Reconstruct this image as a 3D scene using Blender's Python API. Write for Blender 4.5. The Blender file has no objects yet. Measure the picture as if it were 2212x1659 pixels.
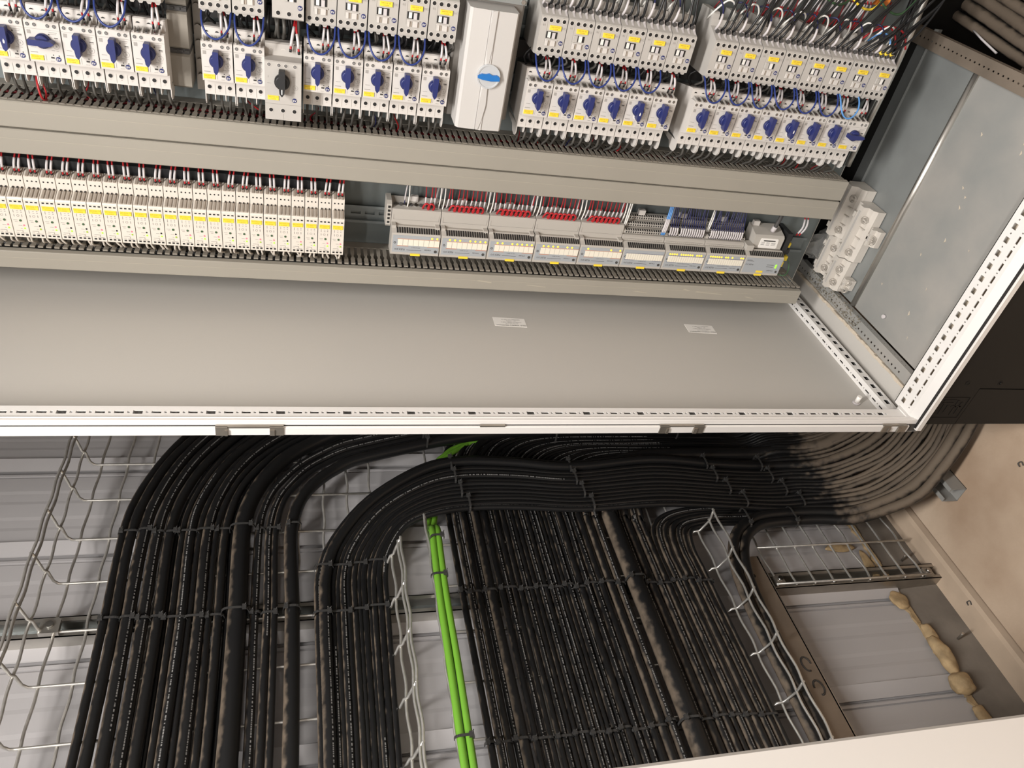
import bpy, math, random
from mathutils import Vector, Matrix
random.seed(7)
SC = bpy.context.scene
COL = SC.collection
# ---------------------------------------------------------------- axes
# a : down the wall towards the floor, b : along the wall into the cabinet, c : out of the wall
AF = 0.335                                    # floor level
def V(a, b, c): return Vector((b, -c, -a))
def W(a, b, c): return Vector((b, -c, AF - a))
# ---------------------------------------------------------------- camera
cam = bpy.data.cameras.new('camera'); camo = bpy.data.objects.new('camera', cam); COL.objects.link(camo)
cam.sensor_fit = 'HORIZONTAL'; cam.sensor_width = 36.0; cam.lens = 36.0*1644.33/2212; cam.clip_start = 0.02
r_ = V(0.96423, -0.19738, 0.17693); d_ = V(0.012325, -0.633365, -0.773755); f_ = V(0.264782, 0.748258, -0.608276)
mx = Matrix.Identity(4)
for i in range(3):
    mx[i][0] = r_[i]; mx[i][1] = -d_[i]; mx[i][2] = -f_[i]
mx.translation = W(-1.1226, -1.3145, 0.8174)
camo.matrix_world = mx
SC.camera = camo
# ---------------------------------------------------------------- light and exposure
SC.view_settings.view_transform = 'Standard'; SC.view_settings.look = 'None'
SC.view_settings.exposure = 0.25; SC.view_settings.gamma = 1.0; SC.view_settings.use_curve_mapping = False
wd = bpy.data.worlds.new('room_air'); SC.world = wd; wd.use_nodes = True
wd.node_tree.nodes['Background'].inputs[0].default_value = (1.0, 0.97, 0.94, 1)
wd.node_tree.nodes['Background'].inputs[1].default_value = 0.12
LAMPS = [(-2.40, -1.45, 0.95, 62.0), (-2.40, -2.9, 0.95, 40.0)]       # a, b, c, watts of the tube lamps under the ceiling
# ---------------------------------------------------------------- materials
MATS = {}
def mat(name, col, rough=0.5, metal=0.0, var=0.0, vscale=40, bump=0.0, bscale=200, emit=None, estr=0, alpha=1, trans=0, col2=None, spec=0.5, coat=0, stretch=None):
    m = bpy.data.materials.new(name); m.use_nodes = True; nt = m.node_tree; P = nt.nodes['Principled BSDF']
    P.inputs['Base Color'].default_value = (*col, 1); P.inputs['Roughness'].default_value = rough; P.inputs['Metallic'].default_value = metal
    P.inputs['Specular IOR Level'].default_value = spec
    if emit: P.inputs['Emission Color'].default_value = (*emit, 1); P.inputs['Emission Strength'].default_value = estr
    if alpha < 1: P.inputs['Alpha'].default_value = alpha
    if trans: P.inputs['Transmission Weight'].default_value = trans
    if var or bump:
        tc = nt.nodes.new('ShaderNodeTexCoord'); src = tc.outputs['Object']
        if stretch:
            mp = nt.nodes.new('ShaderNodeMapping'); mp.inputs['Scale'].default_value = stretch; nt.links.new(src, mp.inputs[0]); src = mp.outputs[0]
    if var:
        n = nt.nodes.new('ShaderNodeTexNoise'); n.inputs['Scale'].default_value = vscale; n.inputs['Detail'].default_value = 6
        nt.links.new(src, n.inputs['Vector'])
        r = nt.nodes.new('ShaderNodeValToRGB'); r.color_ramp.elements[0].position = 0.3; r.color_ramp.elements[1].position = 0.7
        c2 = col2 or tuple(max(0, x*(1-var)) for x in col)
        r.color_ramp.elements[0].color = (*c2, 1); r.color_ramp.elements[1].color = (*col, 1)
        nt.links.new(n.outputs['Fac'], r.inputs[0]); nt.links.new(r.outputs[0], P.inputs['Base Color'])
    if bump:
        n2 = nt.nodes.new('ShaderNodeTexNoise'); n2.inputs['Scale'].default_value = bscale; n2.inputs['Detail'].default_value = 4
        nt.links.new(src, n2.inputs['Vector'])
        b = nt.nodes.new('ShaderNodeBump'); b.inputs['Strength'].default_value = bump; b.inputs['Distance'].default_value = 0.002
        nt.links.new(n2.outputs['Fac'], b.inputs['Height']); nt.links.new(b.outputs[0], P.inputs['Normal'])
    MATS[name] = m
    return m
def dusty(name, col, dust, lo, hi, rough=0.45, amount=1.0, grime=0.0):
    # dust lies on whatever faces up, broken up by noise
    m = bpy.data.materials.new(name); m.use_nodes = True; nt = m.node_tree; P = nt.nodes['Principled BSDF']
    g = nt.nodes.new('ShaderNodeNewGeometry'); sx = nt.nodes.new('ShaderNodeSeparateXYZ'); nt.links.new(g.outputs['Normal'], sx.inputs[0])
    n = nt.nodes.new('ShaderNodeTexNoise'); n.inputs['Scale'].default_value = 60; n.inputs['Detail'].default_value = 8
    nt.links.new(g.outputs['Position'], n.inputs['Vector'])
    ad = nt.nodes.new('ShaderNodeMath'); ad.operation = 'MULTIPLY_ADD'; ad.inputs[1].default_value = 1.3; ad.inputs[2].default_value = -0.65
    nt.links.new(n.outputs['Fac'], ad.inputs[0])
    su = nt.nodes.new('ShaderNodeMath'); su.operation = 'ADD'; nt.links.new(sx.outputs['Z'], su.inputs[0]); nt.links.new(ad.outputs[0], su.inputs[1])
    if grime:
        # floor dirt: thicker coat within the last hand's breadth above the concrete
        pz = nt.nodes.new('ShaderNodeSeparateXYZ'); nt.links.new(g.outputs['Position'], pz.inputs[0])
        gz = nt.nodes.new('ShaderNodeMapRange'); gz.interpolation_type = 'SMOOTHSTEP'; gz.inputs['From Min'].default_value = 0.30; gz.inputs['From Max'].default_value = 0.16; gz.inputs['To Max'].default_value = grime
        nt.links.new(pz.outputs['Z'], gz.inputs['Value']); s2 = nt.nodes.new('ShaderNodeMath'); s2.operation = 'ADD'
        nt.links.new(su.outputs[0], s2.inputs[0]); nt.links.new(gz.outputs[0], s2.inputs[1]); su = s2
    mr = nt.nodes.new('ShaderNodeMapRange'); mr.interpolation_type = 'SMOOTHSTEP'; mr.inputs['From Min'].default_value = lo; mr.inputs['From Max'].default_value = hi; mr.inputs['To Max'].default_value = amount
    nt.links.new(su.outputs[0], mr.inputs['Value'])
    mc = nt.nodes.new('ShaderNodeMix'); mc.data_type = 'RGBA'; mc.inputs['A'].default_value = (*col, 1); mc.inputs['B'].default_value = (*dust, 1)
    nt.links.new(mr.outputs[0], mc.inputs['Factor']); nt.links.new(mc.outputs['Result'], P.inputs['Base Color'])
    ro = nt.nodes.new('ShaderNodeMapRange'); ro.inputs['To Min'].default_value = rough; ro.inputs['To Max'].default_value = 0.9
    nt.links.new(mr.outputs[0], ro.inputs['Value']); nt.links.new(ro.outputs[0], P.inputs['Roughness'])
    P.inputs['Specular IOR Level'].default_value = 0.4
    MATS[name] = m
mat('plastic', (0.64, 0.605, 0.57), 0.45, var=0.05, vscale=25)
mat('contactor', (0.48, 0.455, 0.425), 0.45, var=0.06, vscale=25)
mat('cream', (0.70, 0.645, 0.575), 0.42)

mat('creamdark', (0.36, 0.31, 0.26), 0.6)
mat('flexgrey', (0.46, 0.43, 0.39), 0.5)
mat('flexblue', (0.36, 0.38, 0.40), 0.4)
mat('duct', (0.33, 0.305, 0.26), 0.5, var=0.06, vscale=6)
mat('ductin', (0.25, 0.225, 0.19), 0.5)
mat('cover', (0.62, 0.575, 0.52), 0.5, var=0.08, vscale=30)
mat('ductwear', (0.42, 0.38, 0.31), 0.7)
mat('dark', (0.012, 0.011, 0.011), 0.6)
mat('darkgrey', (0.06, 0.057, 0.055), 0.6)
mat('black', (0.02, 0.02, 0.021), 0.5)
mat('blackwire', (0.012, 0.012, 0.013), 0.38)
mat('greywire', (0.085, 0.08, 0.072), 0.45)
mat('blue', (0.022, 0.030, 0.135), 0.38)
mat('bluewire', (0.020, 0.040, 0.19), 0.35)
mat('navywire', (0.018, 0.02, 0.085), 0.4)
mat('lightblue', (0.10, 0.28, 0.62), 0.4)
mat('red', (0.42, 0.015, 0.02), 0.4)
mat('darkred', (0.22, 0.008, 0.014), 0.45)
mat('sleeve', (0.58, 0.545, 0.55), 0.5)
mat('whitewire', (0.80, 0.78, 0.74), 0.4)
mat('yellow', (0.90, 0.66, 0.05), 0.5)
mat('ink', (0.05, 0.045, 0.04), 0.7)
mat('inkfaint', (0.36, 0.335, 0.31), 0.7)
mat('inkbrown', (0.35, 0.20, 0.02), 0.7)
mat('white', (0.86, 0.83, 0.79), 0.4)
mat('frame', (0.78, 0.755, 0.73), 0.42, var=0.03, vscale=12)
mat('framedoor', (0.70, 0.665, 0.63), 0.4)
mat('panel', (0.53, 0.505, 0.47), 0.5, bump=0.05, bscale=900)
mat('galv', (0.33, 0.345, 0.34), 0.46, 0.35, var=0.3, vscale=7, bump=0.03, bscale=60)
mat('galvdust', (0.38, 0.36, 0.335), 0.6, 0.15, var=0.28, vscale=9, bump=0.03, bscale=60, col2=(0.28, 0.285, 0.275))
mat('plate', (0.20, 0.225, 0.225), 0.5, 0.5, var=0.2, vscale=10)
mat('zinc', (0.62, 0.60, 0.56), 0.32, 0.9, var=0.15, vscale=30)
mat('railsteel', (0.22, 0.245, 0.25), 0.4, 0.5, var=0.1, vscale=30)
mat('steel', (0.55, 0.55, 0.54), 0.25, 1.0)
mat('traywire', (0.72, 0.70, 0.66), 0.36, 0.75, var=0.2, vscale=90)
mat('angle', (0.30, 0.245, 0.195), 0.5, 0.45, var=0.25, vscale=14)
mat('strut', (0.42, 0.38, 0.33), 0.4, 0.8, var=0.25, vscale=18)
mat('wallpanel', (0.43, 0.415, 0.42), 0.42, var=0.03, vscale=4)
mat('concrete', (0.66, 0.525, 0.40), 0.85, var=0.4, vscale=4, bump=0.4, bscale=70, col2=(0.38, 0.265, 0.18))
mat('kerbconc', (0.58, 0.45, 0.335), 0.85, var=0.3, vscale=7, bump=0.2, bscale=90)
mat('footconc', (0.22, 0.19, 0.16), 0.85, var=0.45, vscale=9, bump=0.25, bscale=80)
mat('foam', (0.52, 0.37, 0.20), 0.8, var=0.5, vscale=40, bump=0.6, bscale=120)
mat('plinth', (0.0075, 0.0068, 0.0062), 0.5, var=0.3, vscale=10, spec=0.25)
mat('seal', (0.66, 0.57, 0.46), 0.8, var=0.25, vscale=50)
mat('green', (0.14, 0.34, 0.03), 0.45)
mat('tie', (0.045, 0.044, 0.043), 0.25)
mat('print', (0.20, 0.195, 0.19), 0.7)
mat('ledyellow', (1.0, 0.6, 0.05), 0.4, emit=(1.0, 0.55, 0.03), estr=1.6)
mat('ledgreen', (0.3, 0.9, 0.05), 0.4, emit=(0.25, 1.0, 0.03), estr=1.0)
mat('ledred', (0.9, 0.15, 0.2), 0.4, emit=(1.0, 0.12, 0.16), estr=0.7)
mat('ledgreendim', (0.25, 0.35, 0.03), 0.4, emit=(0.35, 0.6, 0.03), estr=0.35)
mat('greenknob', (0.05, 0.11, 0.05), 0.4)
mat('orange', (0.75, 0.22, 0.04), 0.5)
mat('orangeline', (0.62, 0.25, 0.12), 0.5)
mat('creamcell', (0.80, 0.75, 0.64), 0.5)
mat('clear', (0.9, 0.9, 0.88), 0.12, trans=0.9)
mat('drivebody', (0.55, 0.53, 0.51), 0.45)
mat('drivegrey', (0.26, 0.24, 0.22), 0.5)
mat('discsilver', (0.62, 0.64, 0.66), 0.3, 0.3)
mat('handleblue', (0.02, 0.16, 0.48), 0.3)
mat('ceilingpaint', (0.45, 0.44, 0.42), 0.8, var=0.04, vscale=3)
mat('wallpaint', (0.36, 0.35, 0.335), 0.8, var=0.05, vscale=3)
mat('dirt', (0.27, 0.245, 0.20), 0.95, var=0.4, vscale=120, bump=0.5, bscale=300)
mat('lamp', (0.9, 0.9, 0.88), 0.5, emit=(1.0, 0.93, 0.84), estr=6)
dusty('cable', (0.0085, 0.0085, 0.009), (0.19, 0.145, 0.105), 0.42, 1.15, 0.40, 0.75, 0.55)
dusty('cableclean', (0.0075, 0.0075, 0.008), (0.17, 0.13, 0.095), 0.70, 1.35, 0.34, 0.7, 0.75)
# ---------------------------------------------------------------- mesh building
def text_verts(s, size, _c={}):
    k = s
    if k not in _c:
        cu = bpy.data.curves.new('t', 'FONT'); cu.body = s; cu.resolution_u = 1; cu.align_x = 'CENTER'; cu.align_y = 'CENTER'; cu.size = 1
        o = bpy.data.objects.new('t', cu); COL.objects.link(o)
        me = bpy.data.meshes.new_from_object(o.evaluated_get(bpy.context.evaluated_depsgraph_get()))
        _c[k] = ([tuple(v.co) for v in me.vertices], [tuple(p.vertices) for p in me.polygons])
        bpy.data.objects.remove(o); bpy.data.curves.remove(cu); bpy.data.meshes.remove(me)
    vs, fs = _c[k]
    return [(x*size, y*size) for x, y, z in vs], fs
class MB:
    def __init__(s): s.v = []; s.f = []; s.m = []; s.sm = []
    def add(s, vs, fs, m=0, smooth=False):
        o = len(s.v); s.v += vs
        for f in fs: s.f.append(tuple(i+o for i in f)); s.m.append(m); s.sm.append(smooth)
        return s
    def box(s, a0, a1, b0, b1, c0, c1, m=0):
        if a0 > a1: a0, a1 = a1, a0
        if b0 > b1: b0, b1 = b1, b0
        if c0 > c1: c0, c1 = c1, c0
        v = [(a, b, c) for a in (a0, a1) for b in (b0, b1) for c in (c0, c1)]
        return s.add(v, [(0, 2, 3, 1), (4, 5, 7, 6), (0, 1, 5, 4), (2, 6, 7, 3), (0, 4, 6, 2), (1, 3, 7, 5)][0:6], m) if 0 else s.add(v, [(0, 1, 3, 2), (4, 6, 7, 5), (0, 4, 5, 1), (2, 3, 7, 6), (0, 2, 6, 4), (1, 5, 7, 3)], m)
    def prism(s, prof, lo, hi, axis='a', m=0, smooth=False):
        # prof: (b,c) for axis a, (a,c) for axis b, (a,b) for axis c
        n = len(prof)
        mk = {'a': lambda t, p: (t, p[0], p[1]), 'b': lambda t, p: (p[0], t, p[1]), 'c': lambda t, p: (p[0], p[1], t)}[axis]
        v = [mk(lo, p) for p in prof] + [mk(hi, p) for p in prof]
        f = [tuple(range(n)), tuple(range(2*n-1, n-1, -1))]
        s.add(v, f, m)
        o = len(s.v)-2*n
        for i in range(n):
            j = (i+1) % n; s.f.append((o+i, o+n+i, o+n+j, o+j)); s.m.append(m); s.sm.append(smooth)
        return s
    def cyl(s, p0, p1, r, n=10, m=0, r1=None, smooth=True):
        r1 = r if r1 is None else r1
        p0 = Vector(p0); p1 = Vector(p1); d = (p1-p0).normalized()
        u = d.cross(Vector((0, 0, 1)) if abs(d.z) < 0.9 else Vector((1, 0, 0))).normalized(); w = d.cross(u)
        v = []
        for p, q in ((p0, r), (p1, r1)):
            for i in range(n):
                t = 2*math.pi*i/n; v.append(tuple(p + (u*math.cos(t)+w*math.sin(t))*q))
        s.add(v, [tuple(range(n-1, -1, -1)), tuple(range(n, 2*n))], m)
        o = len(s.v)-2*n
        for i in range(n):
            j = (i+1) % n; s.f.append((o+i, o+j, o+n+j, o+n+i)); s.m.append(m); s.sm.append(smooth)
        return s
    def ring(s, p, d, r0, r1, h, n=12, m=0):
        p = Vector(p); d = Vector(d).normalized(); u = d.cross(Vector((0, 0, 1)) if abs(d.z) < 0.9 else Vector((1, 0, 0))).normalized(); w = d.cross(u)
        v = []
        for q, z in ((r1, 0), (r1, h), (r0, h), (r0, 0)):
            for i in range(n):
                t = 2*math.pi*i/n; v.append(tuple(p + d*z + (u*math.cos(t)+w*math.sin(t))*q))
        f = []
        for k in range(3):
            for i in range(n):
                j = (i+1) % n; f.append((k*n+i, k*n+j, (k+1)*n+j, (k+1)*n+i))
        return s.add(v, f, m)
    def tube(s, pts, r, n=8, m=0, caps=True, radii=None):
        P = [Vector(p) for p in pts]; N = len(P)
        T = [(P[min(i+1, N-1)]-P[max(i-1, 0)]).normalized() for i in range(N)]
        d = T[0]; u = d.cross(Vector((0, 0, 1)) if abs(d.z) < 0.9 else Vector((1, 0, 0))).normalized()
        v = []
        for i in range(N):
            u = (u - T[i]*u.dot(T[i])).normalized(); w = T[i].cross(u); q = radii[i] if radii else r
            for k in range(n):
                t = 2*math.pi*k/n; v.append(tuple(P[i]+(u*math.cos(t)+w*math.sin(t))*q))
        f = [(i*n+k, i*n+(k+1) % n, (i+1)*n+(k+1) % n, (i+1)*n+k) for i in range(N-1) for k in range(n)]
        s.add(v, f, m, True)
        if caps:
            o = len(s.v)-N*n
            s.f.append(tuple(o+k for k in range(n-1, -1, -1))); s.m.append(m); s.sm.append(False)
            s.f.append(tuple(o+(N-1)*n+k for k in range(n))); s.m.append(m); s.sm.append(False)
        return s
    def text(s, t, size, pos, plane='b', m=0):
        # lettering runs towards -a with its head towards -c (or -b on a face that looks along +c)
        vs, fs = text_verts(t, size); a, b, c = pos
        if plane == 'b': v = [(a-x, b, c-y) for x, y in vs]
        else: v = [(a-x, b-y, c) for x, y in vs]
        return s.add(v, fs, m)
    def mesh(s, name, mats, origin=(0, 0, 0)):
        o = Vector(origin)
        me = bpy.data.meshes.new(name)
        me.from_pydata([tuple(V(*(Vector(p)-o))) for p in s.v], [], s.f)
        for x in mats: me.materials.append(MATS[x])
        me.polygons.foreach_set('material_index', s.m); me.polygons.foreach_set('use_smooth', s.sm)
        me.update()
        return me
    def build(s, name, mats, parent=None, origin=None, **kw):
        # a top-level mesh gets its origin at the middle of its box; a child uses its parent's origin
        if isinstance(mats, str): mats = [mats]
        if parent is not None: org = parent['_o']
        elif origin is not None: org = origin
        else:
            org = [sum((min(p[i] for p in s.v), max(p[i] for p in s.v)))/2 for i in range(3)]
            org[0] = max(p[0] for p in s.v)
        ob = bpy.data.objects.new(name, s.mesh(name, mats, org)); COL.objects.link(ob)
        if parent is not None: ob.parent = parent
        else: ob.location = W(*org)
        ob['_o'] = list(org)
        for k, v in kw.items(): ob[k] = v
        return ob
def thing(name, label, cat, origin, group=None, kind=None):
    o = bpy.data.objects.new(name, None); COL.objects.link(o); o.empty_display_size = 0.02
    o.location = W(*origin); o['_o'] = list(origin)
    if label: o['label'] = label
    if cat: o['category'] = cat
    if group: o['group'] = group
    if kind: o['kind'] = kind
    return o
def proto(name, mats, fn):
    # a mesh built about (0,0,0) that many copies share
    b = MB(); fn(b)
    if isinstance(mats, str): mats = [mats]
    return (name, b.mesh(name, mats))
def put(pr, parent, at=(0, 0, 0), **kw):
    ob = bpy.data.objects.new(pr[0], pr[1]); COL.objects.link(ob); ob.parent = parent; ob.location = V(*at); ob['_o'] = list(at)
    for k, v in kw.items(): ob[k] = v
    return ob
ORD = 'zeroth first second third fourth fifth sixth seventh eighth ninth tenth eleventh twelfth thirteenth fourteenth fifteenth sixteenth seventeenth eighteenth nineteenth twentieth'.split()
def ordw(n):
    if n <= 20: return ORD[n]
    tens = {2: 'twenty', 3: 'thirty', 4: 'forty', 5: 'fifty'}[n//10]
    return tens[:-1]+'ieth' if n % 10 == 0 else tens+'-'+ORD[n % 10]
def smooth_path(pts, sub=5):
    P = [Vector(p) for p in pts]
    if len(P) < 3: return [tuple(p) for p in P]
    Q = [P[0]*2-P[1]] + P + [P[-1]*2-P[-2]]; out = []
    for i in range(1, len(Q)-2):
        p0, p1, p2, p3 = Q[i-1:i+3]
        for k in range(sub):
            t = k/sub
            out.append(tuple(0.5*((2*p1)+(p2-p0)*t+(2*p0-5*p1+4*p2-p3)*t*t+(3*p1-p0-3*p2+p3)*t**3)))
    out.append(tuple(P[-1]))
    return out
def perf(mb, u0, u1, v0, v1, holes, mk, th, m=0):
    # sheet in (u,v) with rectangular openings cut through it; mk(u,v,h) -> (a,b,c), th = thickness
    holes = [h for h in holes if h[0] >= u0 and h[1] <= u1 and h[2] >= v0 and h[3] <= v1]
    us = sorted({u0, u1, *[h[0] for h in holes], *[h[1] for h in holes]}); vs = sorted({v0, v1, *[h[2] for h in holes], *[h[3] for h in holes]})
    us = [u for u in us if u0 <= u <= u1]; vs = [v for v in vs if v0 <= v <= v1]
    nu, nv = len(us), len(vs)
    solid = [[True]*(nv-1) for _ in range(nu-1)]
    ui = {u: i for i, u in enumerate(us)}; vi = {v: i for i, v in enumerate(vs)}
    for h in holes:
        for i in range(ui[h[0]], ui[h[1]]):
            for j in range(vi[h[2]], vi[h[3]]): solid[i][j] = False
    base = len(mb.v)
    mb.v += [mk(u, v, h) for h in (0, th) for u in us for v in vs]
    def idx(i, j, k): return base + k*nu*nv + i*nv + j
    def q(*f): mb.f.append(f); mb.m.append(m); mb.sm.append(False)
    for i in range(nu-1):
        for j in range(nv-1):
            if not solid[i][j]: continue
            q(idx(i, j, 0), idx(i+1, j, 0), idx(i+1, j+1, 0), idx(i, j+1, 0)); q(idx(i, j, 1), idx(i, j+1, 1), idx(i+1, j+1, 1), idx(i+1, j, 1))
            for (di, dj, e) in ((-1, 0, ((i, j), (i, j+1))), (1, 0, ((i+1, j), (i+1, j+1))), (0, -1, ((i, j), (i+1, j))), (0, 1, ((i, j+1), (i+1, j+1)))):
                x, y = i+di, j+dj
                if not (0 <= x < nu-1 and 0 <= y < nv-1) or not solid[x][y]:
                    (p, r), (s2, t) = e; q(idx(p, r, 0), idx(s2, t, 0), idx(s2, t, 1), idx(p, r, 1))
    return mb
# ================================================================ the room
def struct(mb, name, mats, label=None, cat=None, parent=None):
    o = mb.build(name, mats, parent)
    if parent is None:
        o['kind'] = 'structure'
        if label: o['label'] = label
        if cat: o['category'] = cat
    return o
CW = -0.48                                     # face of the clad wall
struct(MB().box(AF, AF+0.1, -4.0, 2.5, -0.393, 3.0), 'floor', 'concrete', 'rough brown concrete floor beside the cabinet plinth', 'floor')
struct(MB().box(-2.5, -2.6, -4.0, 2.5, -0.62, 3.0), 'ceiling', 'ceilingpaint', 'plain painted ceiling above the cabinets', 'ceiling')
struct(MB().box(-2.5, AF, -4.1, -4.0, -0.62, 3.0), 'wall_left', 'wallpaint', 'plain painted wall far beyond the neighbouring cabinet', 'wall')
struct(MB().box(-2.5, AF, 2.5, 2.6, -0.62, 3.0), 'wall_right', 'wallpaint', 'plain painted wall behind the control cabinet', 'wall')
struct(MB().box(-2.5, AF, -4.0, 2.5, 3.0, 3.1), 'wall_front', 'wallpaint', 'plain painted wall facing the cable trays', 'wall')
kb = MB().prism([(AF-0.004, CW-0.06), (AF-0.004, CW+0.060), (AF-0.001, CW+0.070), (AF+0.012, CW+0.074), (AF+0.1, CW+0.074), (AF+0.1, CW-0.06)], -4.0, 2.5, 'b')
struct(kb, 'trim_1', 'kerbconc', 'smoother concrete strip along the foot of the wall', 'kerb')
fb = MB().prism([(0.214, CW-0.10), (0.214, CW-0.001), (0.26, CW+0.004), (AF-0.004, CW+0.010), (AF-0.004, CW-0.10)], -4.0, 2.5, 'b')
struct(fb, 'baseboard_rear', 'footconc', 'dark grey concrete upstand below the clad wall', 'upstand')
wl = thing('wall_rear', 'grey ribbed metal cladding wall behind the cable trays', 'wall', (AF, -0.6, CW), kind='structure')
PIT = 0.2265
prof = [(0.000, -0.010), (0.005, -0.010), (0.0065, -0.001), (0.012, -0.001), (0.0135, -0.006), (0.0165, -0.006), (0.018, -0.0005), (0.055, 0.0), (0.063, -0.0009), (0.083, -0.0009), (0.091, 0.0), (0.125, 0.0), (0.133, -0.0009), (0.152, -0.0009), (0.160, 0.0), (0.191, 0.0), (0.1965, 0.0105), (0.2235, 0.0004), (PIT-0.0008, 0.0)]
def panel(b):
    pts = [(-x, z) for x, z in prof]
    b.v += [(0.222-AF+0*i, p[0], p[1]) for i, p in enumerate(pts)] + [(-2.5-AF, p[0], p[1]) for p in pts]
    n = len(pts)
    for i in range(n-1): b.f.append((i, i+1, n+i+1, n+i)); b.m.append(0); b.sm.append(False)
    b.box(0.222-AF, -2.5-AF, -PIT+0.001, 0, -0.06, -0.0102)
pp = proto('wall_panel', 'wallpanel', panel)
b0 = -0.033
k = -11
while b0-k*PIT > -4.0 and k < 18:
    put(pp, wl, (0, b0-k*PIT+0.6, 0)); k += 1
for n, (la, lb, lc, pw) in enumerate(LAMPS):
    t = thing('ceiling_lamp', ['long white tube lamp under the ceiling nearest the tray wall', 'long white tube lamp under the ceiling further along the room'][n], 'lamp', (la, lb, lc), 'ceiling tube lamps')
    MB().prism([(la-0.10, lb-0.14), (la-0.10, lb+0.14), (la-0.03, lb+0.16), (la-0.03, lb-0.16)], lc-0.65, lc+0.65, 'c').build('housing', 'white', t)
    MB().box(la-0.03, la-0.015, lb-0.14, lb+0.14, lc-0.63, lc+0.63).build('diffuser', 'lamp', t)
    L = bpy.data.lights.new('tube_light', 'AREA'); L.shape = 'RECTANGLE'; L.size = 0.26; L.size_y = 1.24; L.energy = pw; L.color = (1.0, 0.975, 0.945)
    lo = bpy.data.objects.new('tube_light', L); COL.objects.link(lo); lo.parent = t; lo.location = V(0.0, 0, 0)
# ================================================================ the control cabinet
PB = 0.02                                     # face of the mounting plate
cab = thing('control_cabinet', 'tall open control cabinet full of wired starters and modules', 'cabinet', (AF, -0.15, 0.0))
MB().box(-1.95, 0.012, -0.386, 0.12, -0.022, -0.020).build('side_panel', 'panel', cab)
MB().box(-1.90, -0.042, PB, PB+0.003, 0.0, 1.15).build('mounting_plate', 'plate', cab)
mb = MB()
for c0 in (0.0, 1.148):
    mb.box(-1.90, -0.042, PB, PB+0.02, c0, c0+0.002)
mb.box(-0.0425, -0.0405, PB, PB+0.022, 0.0, 1.15)
mb.build('plate_flange', 'zinc', cab)
MB().box(-1.95, 0.06, 0.12, 0.122, -0.02, 1.19).build('back_panel', 'galv', cab)
MB().box(-1.95, 0.06, -0.40, 0.12, 1.19, 1.192).build('far_side_panel', 'panel', cab)
MB().box(-1.952, -1.95, -0.42, 0.122, -0.02, 1.192).build('roof_panel', 'frame', cab)
# upright post next to the wall: perforated inner face, front lip, locking bar
mb = MB(); holes = []
x = -1.93
n = 0
while x < -0.03:
    big = (round((x+1.4584)/0.025) % 4 == 0)
    holes.append((round(x-0.0065, 5), round(x+0.0065, 5), -0.4015, -0.3965) if not big else (round(x-0.0065, 5), round(x+0.0065, 5), -0.4030, -0.3950))
    holes.append((round(x+0.0108, 5), round(x+0.0142, 5), -0.4010, -0.3970))
    x = round(x+0.025, 5)
perf(mb, -1.945, 0.006, -0.409, -0.386, holes, lambda u, v, h: (u, v, 0.0115-h), 0.0015)
mb.box(-1.945, 0.006, -0.3875, -0.386, -0.02, 0.0105)
mb.build('upright_post', 'frame', cab)
mb = MB().box(-1.945, 0.004, -0.4085, -0.3876, -0.018, -0.016); mb.build('post_inside', 'dark', cab)
mb = MB().prism([(-0.409, -0.015), (-0.409, 0.0125), (-0.413, 0.0145), (-0.414, 0.0125), (-0.4145, 0.0105), (-0.4155, 0.0105), (-0.416, 0.0140), (-0.4195, 0.0140), (-0.420, 0.012), (-0.420, -0.015)], -1.95, 0.028)
mb.build('door_edge', 'frame', cab)
MB().box(-1.95, 0.028, -0.4205, -0.420, -0.014, 0.0045).build('edge_shade_strip', 'darkgrey', cab)  # dark strip painted in as the shade between door edge and locking bar
MB().prism([(-0.4215, -0.0115), (-0.4215, 0.0035), (-0.4245, 0.0035), (-0.4255, 0.0025), (-0.4255, -0.0110)], -1.95, -0.002).build('locking_bar', 'frame', cab)
for a0, a1 in ((-1.247, -1.150), (-0.525, -0.440), (-0.062, -0.008)):
    mb = MB().box(a0, a1, -0.4262, -0.4210, 0.0032, 0.0062).box(a0, a0+0.017, -0.4275, -0.4250, -0.0105, 0.0062).box(a1-0.02, a1, -0.4275, -0.4250, -0.0105, 0.0062)
    mb.box(a0+0.013, a0+0.017, -0.4295, -0.427, -0.0095, 0.001).box(a1-0.02, a1-0.013, -0.4295, -0.427, -0.0095, 0.001)
    mb.build('bar_guide', 'strut', cab)
MB().box(-0.845, -0.803, -0.4256, -0.4212, 0.0036, 0.0066).build('bar_clip', 'strut', cab)
# depth rail along the foot of the side panel
mb = MB(); holes = []
for i in range(-4, 16):
    b = round(-0.025*i, 5)
    if b < -0.372: continue
    holes.append((-0.0056, 0.0056, round(b-0.0068, 5), round(b+0.0068, 5)))
    holes.append((-0.0012, 0.0012, round(b-0.0138, 5), round(b-0.0112, 5)))
perf(mb, -0.0125, 0.0100, -0.378, 0.115, holes, lambda u, v, h: (u, v, 0.0-h), 0.0015)
holes = []
for i in range(-4, 16):
    b = round(-0.025*i, 5)
    if b > -0.36: holes += [(round(b-0.0110, 5), round(b+0.0020, 5), -0.0135, -0.0100), (round(b+0.0062, 5), round(b+0.0088, 5), -0.0130, -0.0105)]
perf(mb, -0.378, 0.115, -0.020, -0.0015, holes, lambda u, v, h: (-0.0125+h, u, v), 0.0015)
holes = []
for i in range(-4, 15):
    b = round(-0.025*i-0.004, 5); holes += [(0.0148, 0.0178, round(b-0.008, 5), round(b+0.006, 5)), (0.0155, 0.0168, round(b-0.0145, 5), round(b-0.0118, 5))]
perf(mb, 0.0100, 0.021, -0.378, 0.115, holes, lambda u, v, h: (u, v, -1.5*(u-0.0100)-h), 0.0015)
mb.build('depth_rail', 'frame', cab)
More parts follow.
